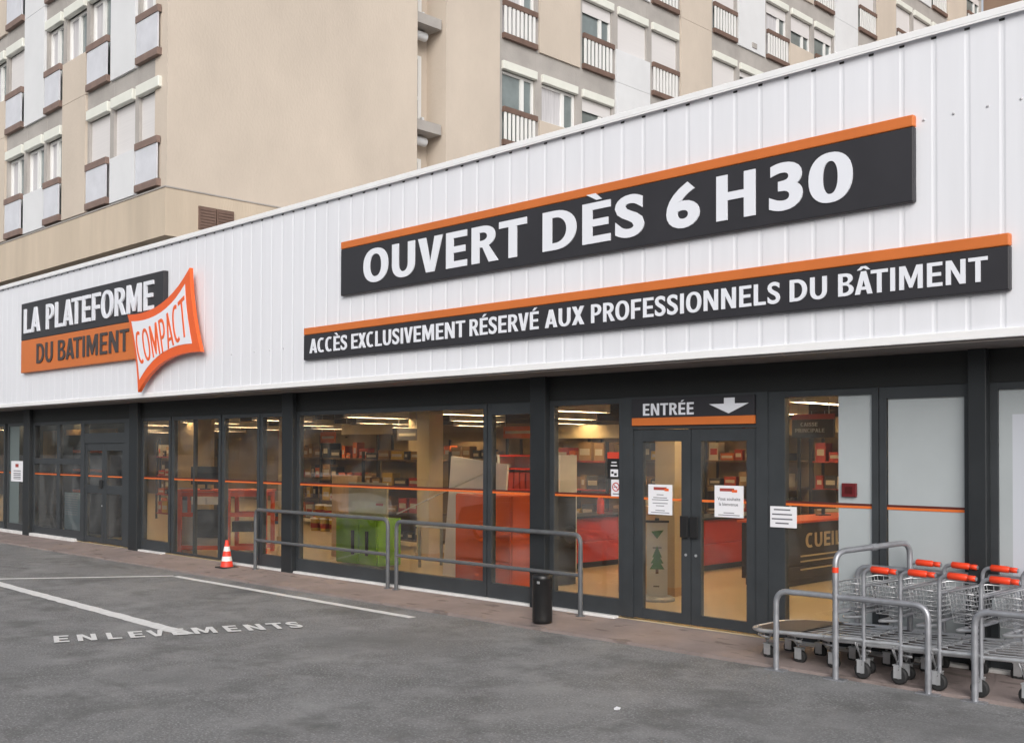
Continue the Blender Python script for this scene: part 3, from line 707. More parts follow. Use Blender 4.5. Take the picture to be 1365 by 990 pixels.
# blank beige end wall with a balcony slot
e = MB(); rec = (18.04, 19.03)
e.box(XF-.5, XF+.05, YF, rec[0], 7.58, ZT, BEIGE); e.box(XF-.5, XF+.05, rec[1], 21.02, 7.58, ZT, BEIGE)
e.box(-21.61, XF-.5, YF-.001, YF+.3, 7.58, ZT, BEIGE)
e.box(XF-.95, XF-.74, rec[0]-.3, rec[1]+.3, 7.58, ZT, BEIGE); e.box(XF-.74, XF-.5, rec[0]-.3, rec[0]-.001, 7.58, ZT, BEIGE); e.box(XF-.74, XF-.5, rec[1]+.001, rec[1]+.3, 7.58, ZT, BEIGE)
build(e, 'wall', apt)['label'] = 'blank beige end wall'
for zs in (7.60, 10.36, 13.16, 15.96, 18.8):
    build(MB().box(XF-.739, XF-.06, rec[0]+.002, rec[1]-.07, zs, zs+.27, CONC), 'balcony_slab', apt)
    build(MB().box(XF-.5, XF-.40, rec[0]+.55, rec[0]+.62, zs+.272, zs+.48, WPANEL), 'balcony_post', apt)
    build(MB().tube([(XF-.45, rec[0]+.01, zs-.16), (XF-.45, rec[1]-.3, zs-.16)], .12, WPANEL, 14), 'shutter_box', apt)
    d = MB(); x = XF-.738
    for a_, b_, z0, z1 in ((rec[0]+.05, rec[0]+.15, .28, 2.2), (rec[0]+.62, rec[0]+.74, .28, 2.2), (rec[0]+.15, rec[0]+.62, 2.1, 2.2), (rec[0]+.15, rec[0]+.62, .28, .38), (rec[0]+.15, rec[0]+.62, 1.0, 1.1)): d.box(x, x+.07, a_, b_, zs+z0, zs+z1, WFRAME)
    w = build(d, 'window', apt); build(MB().box(x, x+.03, rec[0]+.15, rec[0]+.62, zs+.38, zs+2.1, GPANE), 'pane', w)
# band below, recessed base, roof and core
b = MB(); b.box(XF-.3, XF+.11, YF-.06, 55, 6.56, 7.579, BAND); b.box(-42, XF-.3, YF-.06, YF+.4, 6.56, 7.579, BAND)
build(b, 'band', apt)
build(MB().box(XF+.05, XF+.13, YF-.08, 21, 7.58, 7.61, CONC).box(-42, XF+.05, YF-.08, YF-.001, 7.58, 7.61, CONC), 'ledge', apt)
core = MB(); core.box(-42, XF-1.0, YF+.45, 54.9, 6.56, ZT, CONC); core.box(-41.5, XF-.8, YF+.7, 24.8, 5.252, 6.56, HEAD); core.box(-41.5, XF-.8, 25.2, 54.9, AZ, 6.56, CONC)
core.box(XF-.95, XF-.301, 20.9, 54.9, 7.59, ZT, CONC); core.box(-42, -35.4, YF, YF+.4, 7.58, ZT, BEIGE); core.box(-35.5, -21.7, YF+.301, YF+.449, 7.59, ZT, CONC)
build(core, 'core_wall', apt)
build(MB().box(-42.2, XF+.2, YF-.2, 56, ZT, ZT+.4, CONC), 'roof', apt)
lv = MB()
for a_, b_ in ((11.83, 12.24), (12.26, 12.68)):
    lv.box(XF+.11, XF+.15, a_, b_, 6.80, 7.30, BROWN)
    for k in range(7): lv.box(XF+.15, XF+.165, a_+.03, b_-.03, 6.83+k*.065, 6.87+k*.065, BROWN)
build(lv, 'louvre', apt)
build(MB().box(XF+.06, XF+.09, 33.75, 34.05, 16.62, 16.80, CONC), 'vent_grille', apt)
wg = MB(); wg.box(XF+.06, 6, 54.8, 66, AZ, ZT, mat('brown_render', (.24, .165, .12), .9, var=.08, scale=.7)); build(wg, 'wing', apt)

# ================================================================== SHOP INTERIOR
WARM = (1.0, .70, .38)
TUBE = mat('lit_tube', WARM, .5, emit=37)
def make_lamp():
    t = thing('ceiling_light', 'lit fluorescent tube hanging under the dark shop ceiling', 'ceiling light', (0, 0, 0), 0, 'tube lights under the shop ceiling')
    build(MB().box(-.13, .13, -.8, .8, .10, .13, WHITE).box(-.145, -.131, -.8, .8, -.06, .13, WHITE).box(.131, .145, -.8, .8, -.06, .13, WHITE).box(-.131, .131, -.815, -.8, -.06, .13, WHITE).box(-.131, .131, .8, .815, -.06, .13, WHITE).box(-.01, .01, -.6, -.58, .13, .24, GALVD).box(-.01, .01, .58, .6, .13, .24, GALVD), 'housing', t)
    build(MB().tube([(-.05, -.76, .05), (-.05, .76, .05)], .022, TUBE, 8).tube([(.05, -.76, .05), (.05, .76, .05)], .022, TUBE, 8), 'tube', t)
    return t
lamp = make_lamp(); first = True
for x in (-46, -41.5, -37, -33, -30, -26.5, -23, -19.3, -16.3, -13.4, -10.9, -8.4, -5.7, -2.5):
    for y in (12.0, 15.0, 18.3, 21.6):
        loc = (x+.2*math.sin(y), y, 2.80)
        if first: lamp.location = loc; first = False
        else: copy_thing(lamp, loc)
def boxthing(name, label, cat, x0, x1, y0, y1, parts, z0=0, group=None, rz=0):
    t = thing(name, label, cat, ((x0+x1)/2, (y0+y1)/2, z0), 0, group); parts(t); return t
# orange cabinet
t = thing('storage_cabinet', 'bright orange cabinet with drawers standing against the window', 'cabinet', (-11.45, 11.2, 0))
build(MB().box(-12.05, -10.86, 10.92, 11.5, .04, 1.38, CABO), 'carcass', t, bevel=.008)
for z0, z1 in ((.06, .42), (.435, 1.36)): build(MB().box(-12.03, -10.88, 10.895, 10.918, z0, z1, CABO), 'drawer_front', t, bevel=.004)
build(MB().box(-12.0, -10.9, 10.95, 11.45, 0, .04, BLK), 'base', t)
t = thing('display_board', 'tall white board leaning behind the orange cabinet', 'board', (-12.6, 11.8, 0))
build(MB().add([(-13.25, 11.72, 0), (-11.95, 11.72, 0), (-11.95, 11.9, 1.80), (-13.25, 11.9, 1.93), (-13.25, 11.76, 0), (-11.95, 11.76, 0), (-11.95, 11.94, 1.80), (-13.25, 11.94, 1.93)], [(0, 1, 2, 3), (4, 7, 6, 5), (0, 4, 5, 1), (3, 2, 6, 7), (0, 3, 7, 4), (1, 5, 6, 2)], WPANEL), 'panel', t)
build(MB().tube([(-14.3, 11.62, .95), (-12.0, 11.68, 1.75)], .012, GALV, 8), 'strut', t)
# green cabinet with a pale sign panel on top
t = thing('storage_cabinet', 'green double door cabinet with black handles behind the plate glass', 'cabinet', (-15.28, 11.85, 0))
build(MB().box(-15.97, -14.78, 11.6, 12.1, .03, .84, GREEN), 'carcass', t, bevel=.006)
for x0, x1, hx in ((-15.95, -15.30, -15.45), (-15.28, -14.80, -15.05)):
    d = build(MB().box(x0, x1, 11.575, 11.598, .05, .82, GREEN), 'door', t); build(MB().box(hx-.03, hx+.03, 11.55, 11.574, .2, .62, BLK), 'handle', d)
t = thing('price_board', 'pale printed board standing on the green cabinet', 'board', (-15.4, 11.9, .84))
build(MB().box(-16.0, -14.9, 11.88, 11.92, .842, 1.45, mat('pale_board', (.40, .38, .28), .6, var=.15, scale=2)), 'panel', t)
build(MB().box(-16.0, -15.3, 11.876, 11.879, 1.34, 1.42, mat('board_blue', (.12, .2, .26), .6)).box(-15.2, -15.0, 11.876, 11.879, 1.05, 1.09, INKRED), 'print', t)
# tan partitions and columns
t = single(MB().box(-17.1, -16.3, 12.3, 12.4, 0, 1.55, WOOD), 'wood_partition', 'tan wooden partition beside the green cabinet', 'partition', (-16.7, 12.35, 0))
for x, y, lab in ((-15.4, 13.3, 'cream square column rising behind the plate glass by the white board'), (-9.25, 12.5, 'cream square column just inside the left door leaf'), (-20.5, 13.6, 'cream square column behind the red framed counter'), (-18.9, 16.0, 'cream square column deep in the left of the shop')):
    t = thing('interior_column', lab, 'column', (x, y, 0)); build(MB().box(x-.17, x+.17, y-.17, y+.17, 0, 3.05, mat('cream_column', (.46, .38, .25), .7)), 'shaft', t); build(MB().box(x-.19, x+.19, y-.19, y+.19, 0, .12, WOOD), 'base', t)
single(MB().box(-9.9, -9.45, 12.1, 12.4, 0, 1.2, WOOD).box(-9.95, -9.4, 12.05, 12.45, 1.2, 1.24, WOOD), 'wood_stand', 'low tan wooden stand just left of the banner inside the door', 'stand', (-9.67, 12.25, 0))
# banner stand with a green tree
t = thing('banner_stand', 'slim grey banner stand with a green tree picture inside the left door', 'banner', (-9.02, 11.85, 0), R(37))
def loc(mb, name, par): return mb.build(name, par, loc=(0, 0, 0))
loc(MB().lathe([(.24, 0), (.24, .03), (.2, .06)], (0, 0, 0), GALVD, 24), 'base', t)
loc(MB().box(-.14, .14, -.02, .02, .06, 1.05, LGREY), 'panel', t); loc(MB().box(-.16, .16, -.03, .03, 1.05, 1.08, BLK).lathe([(.03, 1.08), (.03, 1.11)], (0, 0, 0), BLK, 10), 'clip', t)
TREE = mat('print_green', (.03, .14, .03), .7); mb = MB()
for s, z, w in ((0, .42, .10), (1, .50, .085), (2, .58, .065)): mb.add([(-w, -.0215-s*.0006, z), (w, -.0215-s*.0006, z), (0, -.0215-s*.0006, z+.16)], [(0, 1, 2)], TREE)
mb.box(-.02, .02, -.0225, -.021, .36, .42, mat('print_brown', (.1, .05, .02), .8)); mb.add([(-.08, -.0215, .93), (.09, -.0215, .95), (0, -.0215, .83)], [(0, 1, 2)], TREE); mb.box(-.06, .06, -.022, -.021, .70, .72, INK).box(-.05, .03, -.022, -.021, .18, .2, INK)
loc(mb, 'print', t)
# red counters
def counter(name, lab, x0, x1, y0, y1, m_=CABR, h=.9, top=BLK, gap=.46):
    t = thing(name, lab, 'counter', ((x0+x1)/2, (y0+y1)/2, 0))
    build(MB().box(x0+.04, x1-.05, y0+.04, y1-.04, 0, .1, BLK).box(x0, x1-.02, y0+.01, y1-.01, .1, h-.04, m_), 'body', t)
    for z0, z1 in ((.1, gap-.012), (gap+.012, h-.05)): build(MB().box(x1-.019, x1, y0, y1, z0, z1, m_).box(x0, x1-.02, y0-.012, y0+.009, z0, z1, m_), 'front_panel', t, bevel=.004)
    build(MB().box(x0-.05, x1+.06, y0-.06, y1+.05, h-.035, h, top), 'top', t); return t
counter('service_counter', 'red counter with a dark top seen through the window left of the doors', -13.0, -12.35, 13.4, 15.4)
counter('service_counter', 'red counter with a dark top seen through the right door leaf', -11.3, -10.62, 15.1, 17.4)
t = counter('reception_desk', 'black reception desk with an orange top reading CUEIL right of the doors', -9.2, -8.5, 14.2, 17.2, BLK, .98, CABO, .3)
mb = MB(); lettering(mb, 'CUEIL', lambda u, v, s: (-8.498+(.004 if s else 0), 14.85+1.1*u, .56+.22*v), .03, mat('cream_letters', (.62, .52, .34), .6)); build(mb, 'lettering', t)
mb = MB()
for z, w in ((.44, 1.2), (.36, 1.5), (.24, 1.4)): mb.box(-8.499, -8.497, 14.7, 14.7+w, z-.012, z+.012, MATS['cream_letters'])
build(mb, 'print', t)
# hanging sign
t = thing('hanging_sign', 'black hanging sign with two lines of pale letters under the shop ceiling', 'sign', (-7.32, 13.0, 2.2))
build(MB().box(-7.63, -7.02, 12.98, 13.02, 2.2, 2.44, BLK), 'board', t); build(MB().box(-7.63, -7.02, 12.98, 13.02, 2.442, 2.51, INKRED), 'stripe', t)
mb = MB(); line_on_wall(mb, 'CAISSE', -7.50, -7.25, 2.35, 2.40, 12.98, .02, LGREY, .002); line_on_wall(mb, 'PRINCIPALE', -7.58, -7.15, 2.27, 2.32, 12.98, .02, LGREY, .002); build(mb, 'lettering', t)
build(MB().tube([(-7.55, 13, 2.51), (-7.55, 13, 3.04)], .006, GALV, 6).tube([(-7.1, 13, 2.51), (-7.1, 13, 3.04)], .006, GALV, 6), 'cable', t)
# red framed checkout stand near the left windows (turned towards the corner)
t = thing('checkout_stand', 'red framed counter with grey panels and black oven like box near the left windows', 'counter', (-19.35, 10.95, 0), R(42))
RF = mat('frame_red', (.62, .10, .03), .45); mb = MB()
for x in (-.55, .42, 1.15):
    for y in (0, .55): mb.box(x-.035, x+.035, y-.035, y+.035, 0, 1.2, RF)
for z in (.1, .75, 1.15): mb.box(-.515, .385, -.02, .02, z-.04, z+.04, RF); mb.box(.455, 1.115, -.02, .02, z-.04, z+.04, RF); mb.box(.455, 1.115, .53, .57, z-.04, z+.04, RF)
loc(mb, 'frame', t); loc(MB().box(-.51, .38, .022, .05, .14, .70, LGREY), 'panel', t)
loc(MB().box(-.6, 1.2, -.06, .62, 1.2, 1.24, RF), 'top', t)
loc(MB().box(-.25, .3, -.03, .021, .3, .85, BLK), 'oven', t); loc(MB().box(-.3, -.02, -.06, .02, .95, 1.1, WHITE).box(0, .28, -.06, .02, .95, 1.1, WHITE), 'paper_tray', t)
loc(MB().box(.5, .9, -.04, .3, .42, .62, BLK), 'drawer', t)
t = thing('monitor', 'black computer monitor on top of the red framed counter', 'monitor', (-19.5, 11.0, 1.24), R(42))
loc(MB().box(-.1, .1, -.06, .1, 0, .02, BLK).box(-.02, .02, 0, .03, .02, .12, BLK), 'stand', t); loc(MB().box(-.3, .3, -.02, .02, .1, .45, BLK), 'screen', t)
single(MB().box(-20.6, -19.95, 11.0, 11.06, 0, 1.25, GREYB).box(-20.6, -19.95, 10.98, 10.999, 1.0, 1.2, INK), 'grey_screen', 'pale grey low screen behind the glass beside the exit column', 'screen', (-20.3, 11.03, 0))
# gloom of the lobby behind the exit doors, painted as one added dark panel
t = thing('lobby_shade_panel', 'added dark panel for the unlit lobby behind the exit doors', 'partition', (-27, 11.55, 0))
DK = mat('lobby_shade', (.035, .04, .04), .7, var=.3, scale=1)
build(MB().box(-30.7, -23.75, 11.5, 11.6, 0, 3.04, DK), 'back_panel', t)  # the added dark panel itself, painting the lobby gloom
t = thing('shelf_unit', 'black unit of orange shelves inside the exit lobby', 'shelf', (-25.2, 11.35, 0)); mb = MB()
for z in (1.0, 1.5, 1.95): mb.box(-26.2, -24.3, 11.2, 11.49, z, z+.06, CABO)
mb.box(-26.26, -26.2, 11.2, 11.49, 0, 2.1, BLK).box(-24.3, -24.24, 11.2, 11.49, 0, 2.1, BLK); build(mb, 'frame', t)
single(MB().box(-28.6, -27.7, 11.44, 11.49, 1.75, 2.5, WOOD).box(-27.2, -24.4, 11.44, 11.49, 2.38, 2.52, WOOD), 'wood_sign', 'tan wooden boards fixed high in the exit lobby', 'board', (-26.5, 11.47, 1.75))
# shelving with goods along the back and side
BOXC = [mat('box_card', (.26, .16, .075), .8, var=.1), mat('box_orange', (.45, .10, .02), .6), mat('box_red', (.30, .03, .02), .6), mat('box_yellow', (.42, .28, .05), .6), mat('box_white', (.42, .39, .32), .6), mat('box_dark', (.05, .05, .06), .6)]
SHELFC = mat('shelf_brown', (.11, .075, .045), .6); DULLR = mat('shelf_dull_red', (.26, .035, .02), .6)
BOXN = ['brown cardboard', 'orange', 'red', 'yellow', 'white', 'black']
ORD = ['first', 'second', 'third', 'fourth', 'fifth', 'sixth', 'seventh', 'eighth', 'ninth', 'tenth']
def goods(name_lab, x0, x1, y, z, n, group, level='top'):
    turn = False; u = x0
    for q in range(n):
        w = random.uniform(.12, .40); h = random.uniform(.12, .40); d = random.uniform(.2, .42)
        if u+w > x1: break
        ci = random.choices(range(6), (5, 2, 2, 2, 2, 5))[0]; m_ = BOXC[ci]; t2 = BOXC[4] if ci != 4 else BOXC[2]
        mb = MB()
        if turn: mb.box(y-d, y, u, u+w, z, z+h, m_).box(y+.0005, y+.003, u+.03, u+w-.03, z+h*.3, z+h*.65, t2)
        else: mb.box(u, u+w, y, y+d, z, z+h, m_).box(u+.03, u+w-.03, y-.003, y-.0005, z+h*.3, z+h*.65, t2)
        o = (u+w/2, y+d/2, z) if not turn else (y-d/2, u+w/2, z)
        single(mb, 'goods_box', '%s box, %s from left on the %s board, %s' % (BOXN[ci].split()[0], ORD[q], level, name_lab), 'box', o, group)
        u += w+random.uniform(.02, .12)
def rack(lab, x0, x1, y, h, frame=BLK, levels=(.15, .7, 1.25, 1.8), fill=True, group=None, sh=None):
    sh = SHELFC if sh is None else DULLR
    t = thing('shelf_rack', lab, 'shelf', ((x0+x1)/2, y, 0)); mb = MB()
    for x in (x0, x1): mb.box(x-.03, x+.03, y, y+.04, 0, h, frame).box(x-.03, x+.03, y+.46, y+.5, 0, h, frame)
    build(mb, 'upright', t)
    for z in levels: build(MB().box(x0+.031, x1-.031, y-.01, y+.5, z, z+.035, sh), 'shelf', t)
    build(MB().box(x0+.031, x1-.031, y+.47, y+.49, .1, h-.05, WALLI), 'back_panel', t)
    if fill:
        for lv_, z in zip(('lowest', 'second', 'third', 'top'), levels): goods(lab.split(' with ')[0].replace('tall ', ''), x0+.08, x1-.08, y+.03, z+.035, 8, group, lv_)
rack('tall shelf deep behind the left windows with mixed boxes', -26.5, -24.2, 17.4, 2.4, group='boxes on the left deep shelf')
rack('tall shelf behind the cream column with bright boxes', -23.6, -21.2, 16.6, 2.4, group='boxes on the column shelf')
rack('tall shelf beyond the plate glass with mixed boxes', -20.4, -17.9, 17.8, 2.3, group='boxes on the plate glass shelf')
rack('tall shelf behind the green cabinet with mixed boxes', -18.9, -16.6, 14.4, 2.0, group='boxes on the shelf behind the green cabinet')
rack('tall shelf behind the white board with red boxes', -15.2, -13.3, 15.9, 2.2, sh=CABR, group='boxes on the shelf behind the white board')
rack('tall shelf behind the left red counter with boxes', -16.6, -14.4, 19.2, 2.3, group='boxes behind the left red counter')
rack('tall shelf behind the right red counter with boxes', -13.9, -11.6, 20.0, 2.3, group='boxes behind the right red counter')
rack('tall shelf behind the reception desk with tools', -11.2, -9.0, 19.8, 2.3, sh=CABR, group='boxes behind the reception desk')
rack('tall shelf far inside the left windows with mixed boxes', -33.5, -30.6, 17.2, 2.4, group='boxes on the far left shelf')
rack('tall shelf near the left end with bright boxes', -30.2, -28.3, 15.4, 2.3, sh=CABR, group='boxes on the left end shelf')
single(MB().box(-27.3, -25.3, 14.4, 14.5, 0, 3.04, mat('tan_partition', (.46, .36, .22), .7, var=.06)), 'tan_partition', 'tall plain tan partition wall behind the red framed counter', 'partition', (-26.3, 14.45, 0))
# black rack with red boxes between orange cabinet and column
t = thing('shelf_rack', 'black narrow rack with red boxes right of the orange cabinet', 'shelf', (-11.35, 12.2, 0)); mb = MB()
mb.box(-11.68, -11.02, 12.42, 12.45, 0, 1.35, BLK).box(-11.70, -11.66, 12.0, 12.42, 0, 1.35, BLK).box(-11.05, -11.02, 12.0, 12.42, 0, 1.35, BLK); build(mb, 'frame', t)
for z in (.05, .5, .95): build(MB().box(-11.66, -11.05, 12.0, 12.42, z, z+.03, BLK), 'shelf', t)
for lv_, z in (('lowest', .08), ('middle', .53), ('top', .98)): goods('narrow black rack by the orange cabinet', -11.6, -11.1, 12.02, z, 2, 'boxes on the black narrow rack', lv_)
t = thing('wall_cabinet', 'white shelf cabinet holding red folders above the orange cabinet', 'cabinet', (-12.2, 13, 0)); mb = MB()
mb.box(-13.3, -13.24, 13.0, 13.4, 0, 1.95, WPANEL).box(-11.9, -11.84, 13.0, 13.4, 0, 1.95, WPANEL).box(-13.24, -11.9, 13.36, 13.4, 0, 1.95, WPANEL)
for z in (.9, 1.35, 1.7, 1.92): mb.box(-13.24, -11.9, 13.0, 13.36, z, z+.03, CABR)
build(mb, 'frame', t); mb = MB()
for k in range(9): mb.box(-13.2+k*.14, -13.09+k*.14, 13.03, 13.3, 1.38, 1.38+.28, BOXC[2])
build(mb, 'folders', t)
# cream panels high on the walls and a row of lit signs
for x0, x1, y, z0, z1, lab in ((-17.6, -14.6, 19.0, 2.32, 2.62, 'cream aisle panel hanging beyond the plate glass'), (-13.2, -11.0, 19.8, 2.36, 2.68, 'cream aisle panel hanging behind the red counters'), (-11.0, -9.3, 19.6, 2.4, 2.7, 'cream aisle panel hanging above the reception desk'), (-22.4, -20.4, 16.4, 2.42, 2.66, 'cream aisle panel hanging behind the left windows')):
    t = thing('aisle_sign', lab, 'sign', ((x0+x1)/2, y, z0)); build(MB().box(x0, x1, y, y+.03, z0, z1, mat('aisle_cream', (.66, .56, .36), .6)), 'panel', t)
    build(MB().tube([(x0+.2, y+.015, z1), (x0+.2, y+.015, 3.04)], .005, GALV, 6).tube([(x1-.2, y+.015, z1), (x1-.2, y+.015, 3.04)], .005, GALV, 6), 'cable', t)
# paint buckets stacked in front of the shelves
def make_bucket(col):
    t = thing('paint_bucket', 'x', 'bucket', (0, 0, 0), 0, 'paint buckets stacked inside the shop')
    loc(MB().lathe([(.125, 0), (.145, .30)], (0, 0, 0), col, 18), 'body', t); loc(MB().lathe([(.152, .301), (.152, .33), (.13, .335)], (0, 0, 0), WPANEL, 18), 'lid', t)
    loc(MB().lathe([(.1365, .08), (.1445, .20)], (0, 0, 0), BOXC[2], 18), 'label_band', t); return t
BK = {'white': mat('bucket_white', (.5, .48, .44), .45), 'blue': mat('bucket_blue', (.05, .10, .22), .45), 'yellow': mat('bucket_yellow', (.45, .30, .03), .45)}
for cname, spots in (('white', [(-17.9, 13.8, 0), (-17.55, 13.8, 0), (-17.7, 13.8, .34), (-14.9, 15.3, 0), (-14.5, 15.3, 0), (-14.1, 15.3, 0), (-14.7, 15.3, .34), (-14.3, 15.3, .34), (-30.0, 14.6, 0), (-29.6, 14.6, 0)]),
                     ('blue', [(-19.6, 16.9, 0), (-19.2, 16.9, 0), (-18.8, 16.9, 0), (-19.4, 16.9, .34), (-19.0, 16.9, .34), (-25.8, 16.8, 0), (-25.4, 16.8, 0)]),
                     ('yellow', [(-22.9, 16.0, 0), (-22.5, 16.0, 0), (-22.1, 16.0, 0), (-22.7, 16.0, .34), (-22.3, 16.0, .34), (-15.9, 18.6, 0), (-15.5, 18.6, 0)])):
    b0 = make_bucket(BK[cname])
    for k, p in enumerate(spots):
        near = [q_ for q_ in spots if abs(q_[0]-p[0]) < 2.2 and abs(q_[1]-p[1]) < .1 and q_[2] == p[2]]; near.sort()
        place = {13.8: 'shelf behind the green cabinet', 15.3: 'shelf behind the white board', 14.6: 'far left shelf', 16.9: 'shelf beyond the plate glass' if p[0] > -22 else 'left deep shelf', 16.8: 'left deep shelf', 16.0: 'column shelf', 18.6: 'left counter shelf'}[p[1]]
        lb = '%s bucket, %s from left in the %s row before the %s' % (cname, ORD[near.index(p)], 'upper' if p[2] else 'lower', place)
        if k == 0: b0.location = p; b0['label'] = lb
        else: copy_thing(b0, p, lb)
# things on the counters
for x, y, z, rz, lab in ((-12.75, 14.2, .9, 70, 'black monitor on the red counter left of the doors'), (-11.05, 16.3, .9, 70, 'black monitor on the red counter seen through the right door'), (-8.95, 16.2, .98, 70, 'black monitor on the reception desk')):
    t = thing('monitor', lab, 'monitor', (x, y, z), R(rz))
    loc(MB().box(-.1, .1, -.07, .07, 0, .02, BLK).box(-.02, .02, -.02, .02, .02, .12, BLK), 'stand', t); loc(MB().box(-.24, .24, -.03, .02, .11, .42, BLK), 'screen', t)
for x, y, z, lab in ((-12.6, 14.9, .9, 'red fire extinguisher shaped bottle on the left red counter'), (-10.9, 15.4, .9, 'red bottle on the right red counter')):
    t = thing('red_bottle', lab, 'bottle', (x, y, z)); loc(MB().lathe([(.06, 0), (.065, .02), (.065, .24), (.03, .30), (.025, .33)], (0, 0, 0), REDP, 16), 'body', t); loc(MB().lathe([(.03, .331), (.03, .37)], (0, 0, 0), BLK, 12), 'cap', t)
# placards under the ceiling
for k, (x, y, z0, w, c) in enumerate(((-19.2, 15.6, 2.25, .7, 5), (-17.2, 17.0, 2.3, .9, 1), (-21.6, 15.2, 2.2, .6, 1), (-14.0, 17.2, 2.3, .8, 5), (-12.4, 18.0, 2.35, .8, 1), (-10.2, 17.5, 2.3, .7, 2), (-27.9, 15.0, 2.2, .8, 5), (-24.5, 15.9, 2.3, .7, 2))):
    t = thing('aisle_placard', '%s placard hanging %s in the shop aisle' % (('', 'orange', 'red', '', '', 'black')[c], ('above the shelf left of the cream column', 'between two tube lights beyond the green cabinet', 'near the tan partition', 'behind the white board', 'behind the left red counter', 'before the tool shelf', 'at the left end', 'beside the left windows')[k]), 'sign', (x, y, z0))
    build(MB().box(x, x+w, y, y+.02, z0, z0+.26, BOXC[c]), 'panel', t); build(MB().box(x+.06, x+w-.06, y-.003, y-.0005, z0+.1, z0+.16, BOXC[4]), 'print', t)
    build(MB().tube([(x+.05, y+.01, z0+.26), (x+.05, y+.01, 3.04)], .005, GALV, 6).tube([(x+w-.05, y+.01, z0+.26), (x+w-.05, y+.01, 3.04)], .005, GALV, 6), 'cable', t)
# table and chair
t = thing('table', 'small grey table standing behind the white board', 'table', (-13.9, 12.5, 0))
build(MB().box(-14.5, -13.4, 12.2, 12.8, .70, .73, LGREY), 'tabletop', t)
for x in (-14.45, -13.45):
    for yy in (12.25, 12.75): build(MB().box(x-.02, x+.02, yy-.02, yy+.02, 0, .70, GALVD), 'leg', t)

# ================================================================== STREET FURNITURE
def rail(label, x0, x1, y, h, z0):
    t = thing('guard_railing', label, 'railing', ((x0+x1)/2, y, z0), 0, 'grey tube railings in front of the windows')
    pts = fillet([(x0, y, z0), (x0, y, z0+h), (x1, y, z0+h), (x1, y, z0)], .12, 8)
    build(MB().tube(pts, .03, RAILM, 12), 'hoop', t); build(MB().tube([(x0, y, z0+.5), (x1, y, z0+.5)], .025, RAILM, 12), 'mid_rail', t)
    for x in (x0, x1): build(MB().lathe([(.06, 0), (.06, .008), (.035, .012)], (x, y, z0), RAILM, 16), 'foot', t)
rail('left grey tube railing beside the traffic cone', -16.27, -12.66, 10.12, 1.02, -.02)
rail('right grey tube railing ending at the black bin by the entrance', -12.46, -8.88, 10.12, 1.0, -.02)
# bin
t = thing('litter_bin', 'black cylindrical litter bin on the kerb in front of the railing', 'bin', (-8.93, 9.49, -.04))
BIN = mat('bin_black', (.012, .012, .013), .38, var=.2, scale=8)
build(MB().lathe([(.10, 0), (.118, .01), (.12, .05), (.12, .50), (.124, .505), (.124, .53)], (-8.93, 9.49, -.035), BIN, 32), 'body', t)
build(MB().lathe([(.122, .532), (.12, .56), (.105, .575), (.07, .577)], (-8.93, 9.49, -.035), BIN, 32), 'lid', t); build(MB().box(-8.90, -8.86, 9.362, 9.37, .44, .47, GALV), 'badge', t)
# cone
t = thing('traffic_cone', 'red and white striped traffic cone standing by the railing', 'cone', (-16.91, 9.95, -.04))
CR = mat('cone_red', (.78, .055, .03), .5); CW = mat('cone_white', (.78, .78, .76), .5); cx = (-16.91, 9.95, -.03)
build(MB().box(cx[0]-.15, cx[0]+.15, cx[1]-.15, cx[1]+.15, -.035, -.008, RUB), 'base', t, bevel=.01)
def cr(z): return .115-.09*z/.48
for z0, z1, m_ in ((.02, .12, CR), (.12, .2, CW), (.2, .29, CR), (.29, .37, CW), (.37, .48, CR)): build(MB().lathe([(cr(z0), z0), (cr(z1), z1)], cx, m_, 24), 'band', t)
# trolley bay hoops
def hoop(label, a, b, h, mid=None, r=.028, plates=True, group='steel hoops of the trolley bay'):
    a = Vector(a); b = Vector(b); t = thing('trolley_hoop', label, 'barrier', tuple((a+b)/2), 0, group); up = Vector((0, 0, h))
    build(MB().tube(fillet([a, a+up, b+up, b], .13, 8), r, GALVM, 14), 'tube', t)
    for p in (a, b):
        if plates: build(MB().box(p.x-.10, p.x+.10, p.y-.05, p.y+.05, p.z, p.z+.012, GALVM), 'base_plate', t)
    if mid: build(MB().tube([a+Vector((0, 0, mid)), b+Vector((0, 0, mid))], r*.85, GALVM, 12), 'mid_rail', t)
    return t
GALVM = mat('painted_steel', (.36, .37, .40), .38, metal=.55, var=.18, scale=10)
hoop('low steel hoop at the near left of the trolley row', (-5.58, 9.20, AZ), (-4.10, 9.22, AZ), .76)
hoop('low steel hoop at the near right of the trolley row', (-3.70, 9.22, AZ), (-2.2, 9.22, AZ), .76)
hoop('long low steel hoop behind the trolleys close to the glass', (-5.30, 10.275, .016), (-3.60, 10.275, .016), .84)
t = hoop('tall steel hoop with a crossbar and red tape across the trolley row', (-4.96, 9.20, AZ), (-4.70, 10.17, -.03), 1.17, .62)
build(MB().tube([(-4.838, 9.655, 1.112), (-4.82, 9.72, 1.115)], .034, GALVM, 14), 'joint', t)
build(MB().tube([(-4.96, 9.198, .90), (-4.96, 9.199, .95)], .0295, REDP, 14, caps=False), 'tape', t)
